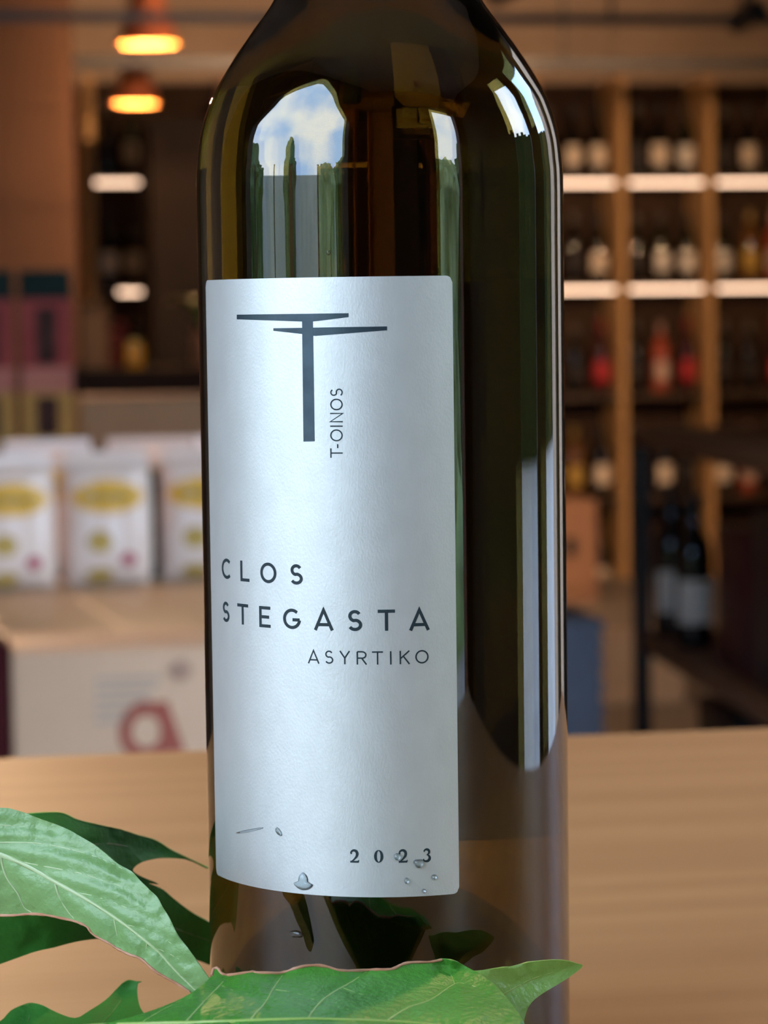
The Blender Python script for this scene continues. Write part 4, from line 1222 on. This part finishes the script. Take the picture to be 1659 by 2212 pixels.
_, s1f = make_leaf(r1, out1, d1, v1, leaf_under, vein_pale, seed=1, step=11)
edge_strip(r1, [(409, 2142), (388, 2128), (356, 2110), (333, 2096), (304, 2071), (278, 2061), (252, 2048), (237, 2038), (202, 2019), (188, 2002), (162, 1990), (127, 1982), (101, 1977), (72, 1974), (29, 1977), (0, 1977), (-70, 1975)], s1f, 5.5, brown_edge)
tag(r1, 'pale green leaf turned underside up with thick midrib, beside the bottle', 'leaf', 'green leaves on the oak table')

# dark lobed leaf behind it, running behind the bottle
r2 = empty('leaf', at_y(300, 2060, 0.012))
d2 = lambda x, y: ysm(0.004, 0.046, (x - 60) / 420.0) - 0.006 * math.sin((y - 1750) / 90.0)
out2 = [(-140, 1800), (-40, 1768), (62, 1757), (98, 1755), (127, 1755), (145, 1760), (168, 1771), (214, 1782), (260, 1792), (298, 1804), (336, 1815), (370, 1836), (405, 1853), (430, 1864), (450, 1874), (446, 1875), (417, 1862), (399, 1856), (353, 1853), (324, 1857), (304, 1864), (291, 1873), (288, 1882), (305, 1893), (344, 1910), (322, 1908), (332, 1912), (353, 1922), (379, 1944), (419, 1974), (451, 1992), (500, 2020), (545, 2062), (540, 2088), (490, 2090), (451, 2084), (425, 2074), (330, 2046), (260, 2034), (214, 2028), (162, 2035), (116, 2047), (72, 2057), (0, 2083), (-70, 2105), (-150, 2080), (-190, 1950)]
v2 = [([(-150, 1900), (0, 1930), (150, 1960), (300, 1985), (420, 2020), (520, 2060)], 8, 3, 'midrib'), ([(60, 1930), (140, 1850), (215, 1823), (300, 1833), (370, 1846), (440, 1870)], 3.5, 1.3),
      ([(230, 1972), (330, 1990), (400, 2040), (450, 2050)], 2.5, 1.2), ([(30, 1935), (70, 1990), (85, 2020), (60, 2050)], 2.5, 1.2), ([(236, 1822), (238, 1800)], 1.6, 1), ([(255, 1827), (265, 1858)], 1.6, 1)]
_, s2f = make_leaf(r2, out2, d2, v2, leaf_dark, vein_dark, seed=2, step=14, quilt=0.0012)
edge_strip(r2, [(62, 1757), (98, 1755), (127, 1755), (145, 1760), (168, 1771), (214, 1782), (260, 1792), (298, 1804), (336, 1815), (370, 1836), (405, 1853), (450, 1874)], s2f, 2.6, vein_mid, 'pale_margin')
tag(r2, 'dark green lobed leaf with sharp tips reaching behind the bottle', 'leaf', 'green leaves on the oak table')

# small dark leaf at the bottom left
r3 = empty('leaf', at_y(120, 2250, -0.012))
d3 = lambda x, y: ysm(-0.020, 0.004, (2300 - y) / 180.0)
out3 = [(-110, 2240), (-40, 2220), (0, 2206), (23, 2183), (50, 2170), (69, 2166), (93, 2172), (123, 2187), (162, 2199), (193, 2183), (228, 2160), (251, 2137), (266, 2124), (278, 2118), (291, 2120), (306, 2121), (296, 2127), (297, 2149), (303, 2176), (318, 2200), (330, 2240), (250, 2262), (120, 2270), (0, 2275), (-90, 2270)]
v3 = [([(-80, 2255), (40, 2248), (160, 2240), (300, 2225)], 7, 4, 'midrib'), ([(40, 2248), (60, 2210), (66, 2175)], 3, 1.3), ([(190, 2238), (240, 2190), (282, 2128)], 3, 1.3)]
make_leaf(r3, out3, d3, v3, leaf_dark, vein_dark, seed=3, step=13)
tag(r3, 'small dark green leaf lying low at the bottom picture corner', 'leaf', 'green leaves on the oak table')

# large glossy leaf in front of the bottle
r4 = empty('leaf', at_y(680, 2850, -0.133))
d4 = lambda x, y: (ysm(-0.058, -0.092, (y - 2080) / 170.0) if y < 2215 else -0.0864 - (y - 2215) / 300.0 * 0.0222) + 0.010 * max(0, (x - 980) / 170.0) ** 2 + 0.004 * math.sin(x / 130.0)
top4 = [(457, 2108), (461, 2094), (470, 2092), (482, 2105), (509, 2105), (545, 2099), (556, 2101), (606, 2102), (634, 2093), (667, 2086), (701, 2087), (739, 2097), (800, 2095), (845, 2094), (867, 2084), (889, 2079), (929, 2078), (955, 2073), (982, 2076)]
out4 = [(110, 2240), (180, 2222), (260, 2203), (330, 2182), (395, 2155), (432, 2131)] + top4 + [(1003, 2086), (1022, 2096), (1043, 2108), (1069, 2127), (1091, 2151), (1112, 2178), (1128, 2202), (1136, 2235), (1112, 2330), (1030, 2500), (870, 2720), (690, 2850), (500, 2760), (330, 2520), (200, 2340)]
v4 = [([(60, 2232), (200, 2217), (330, 2212), (440, 2209), (545, 2205), (668, 2202), (760, 2204), (880, 2209), (1000, 2222), (1100, 2250)], 11, 5, 'midrib'),
      ([(400, 2209), (440, 2165), (468, 2136), (490, 2112)], 4.5, 2.2), ([(540, 2204), (572, 2168), (590, 2136), (613, 2104)], 5, 2.4), ([(664, 2202), (690, 2168), (717, 2146), (760, 2121), (793, 2099)], 5, 2.4),
      ([(832, 2208), (880, 2178), (930, 2160), (982, 2126), (1010, 2127), (1040, 2136)], 4.2, 1.8), ([(982, 2126), (974, 2106), (955, 2086)], 2.4, 1.4), ([(974, 2096), (1000, 2093)], 2, 1.2),
      ([(300, 2213), (345, 2185), (395, 2160)], 3.2, 1.6), ([(1040, 2224), (1060, 2206), (1090, 2202)], 2.4, 1.3), ([(596, 2138), (640, 2146), (690, 2164)], 1.8, 1), ([(480, 2130), (510, 2142), (545, 2150), (575, 2162)], 1.8, 1),
      ([(740, 2134), (790, 2150), (830, 2150)], 1.8, 1), ([(560, 2215), (600, 2400), (650, 2640)], 5, 2), ([(780, 2215), (810, 2380), (850, 2560)], 5, 2), ([(380, 2215), (420, 2350), (470, 2520)], 5, 2)]
_, s4f = make_leaf(r4, out4, d4, v4, leaf_top, vein_mid, seed=4, step=11, quilt=0.0016)
edge_strip(r4, top4[:-1], s4f, 6.0, brown_edge)
# folded-over lime lobe of the same leaf
out5 = [(1000, 2099), (1024, 2097), (1088, 2090), (1141, 2079), (1189, 2074), (1221, 2075), (1245, 2081), (1259, 2087), (1231, 2110), (1199, 2130), (1168, 2149), (1149, 2165), (1138, 2183), (1131, 2210), (1126, 2240), (1080, 2220), (1040, 2160)]
d5 = lambda x, y: -0.050 + 0.012 * max(0, min(1, (x - 1060) / 200.0)) - 0.004 * max(0, (y - 2120) / 100.0)
v5 = [([(1030, 2172), (1088, 2147), (1140, 2119), (1190, 2102), (1256, 2088)], 4.5, 1.8, 'lobe_rib'), ([(1102, 2139), (1096, 2122), (1088, 2108)], 2, 1), ([(1150, 2115), (1142, 2100), (1138, 2092)], 2, 1)]
lo5, s5f = make_leaf(r4, out5, d5, v5, leaf_lime, vein_mid, seed=5, step=11, name='folded_lobe')
lo5['label'] = 'lime green folded lobe'
tag(r4, 'large glossy green leaf with brown dried edge in front of the bottle', 'leaf', 'green leaves on the oak table')
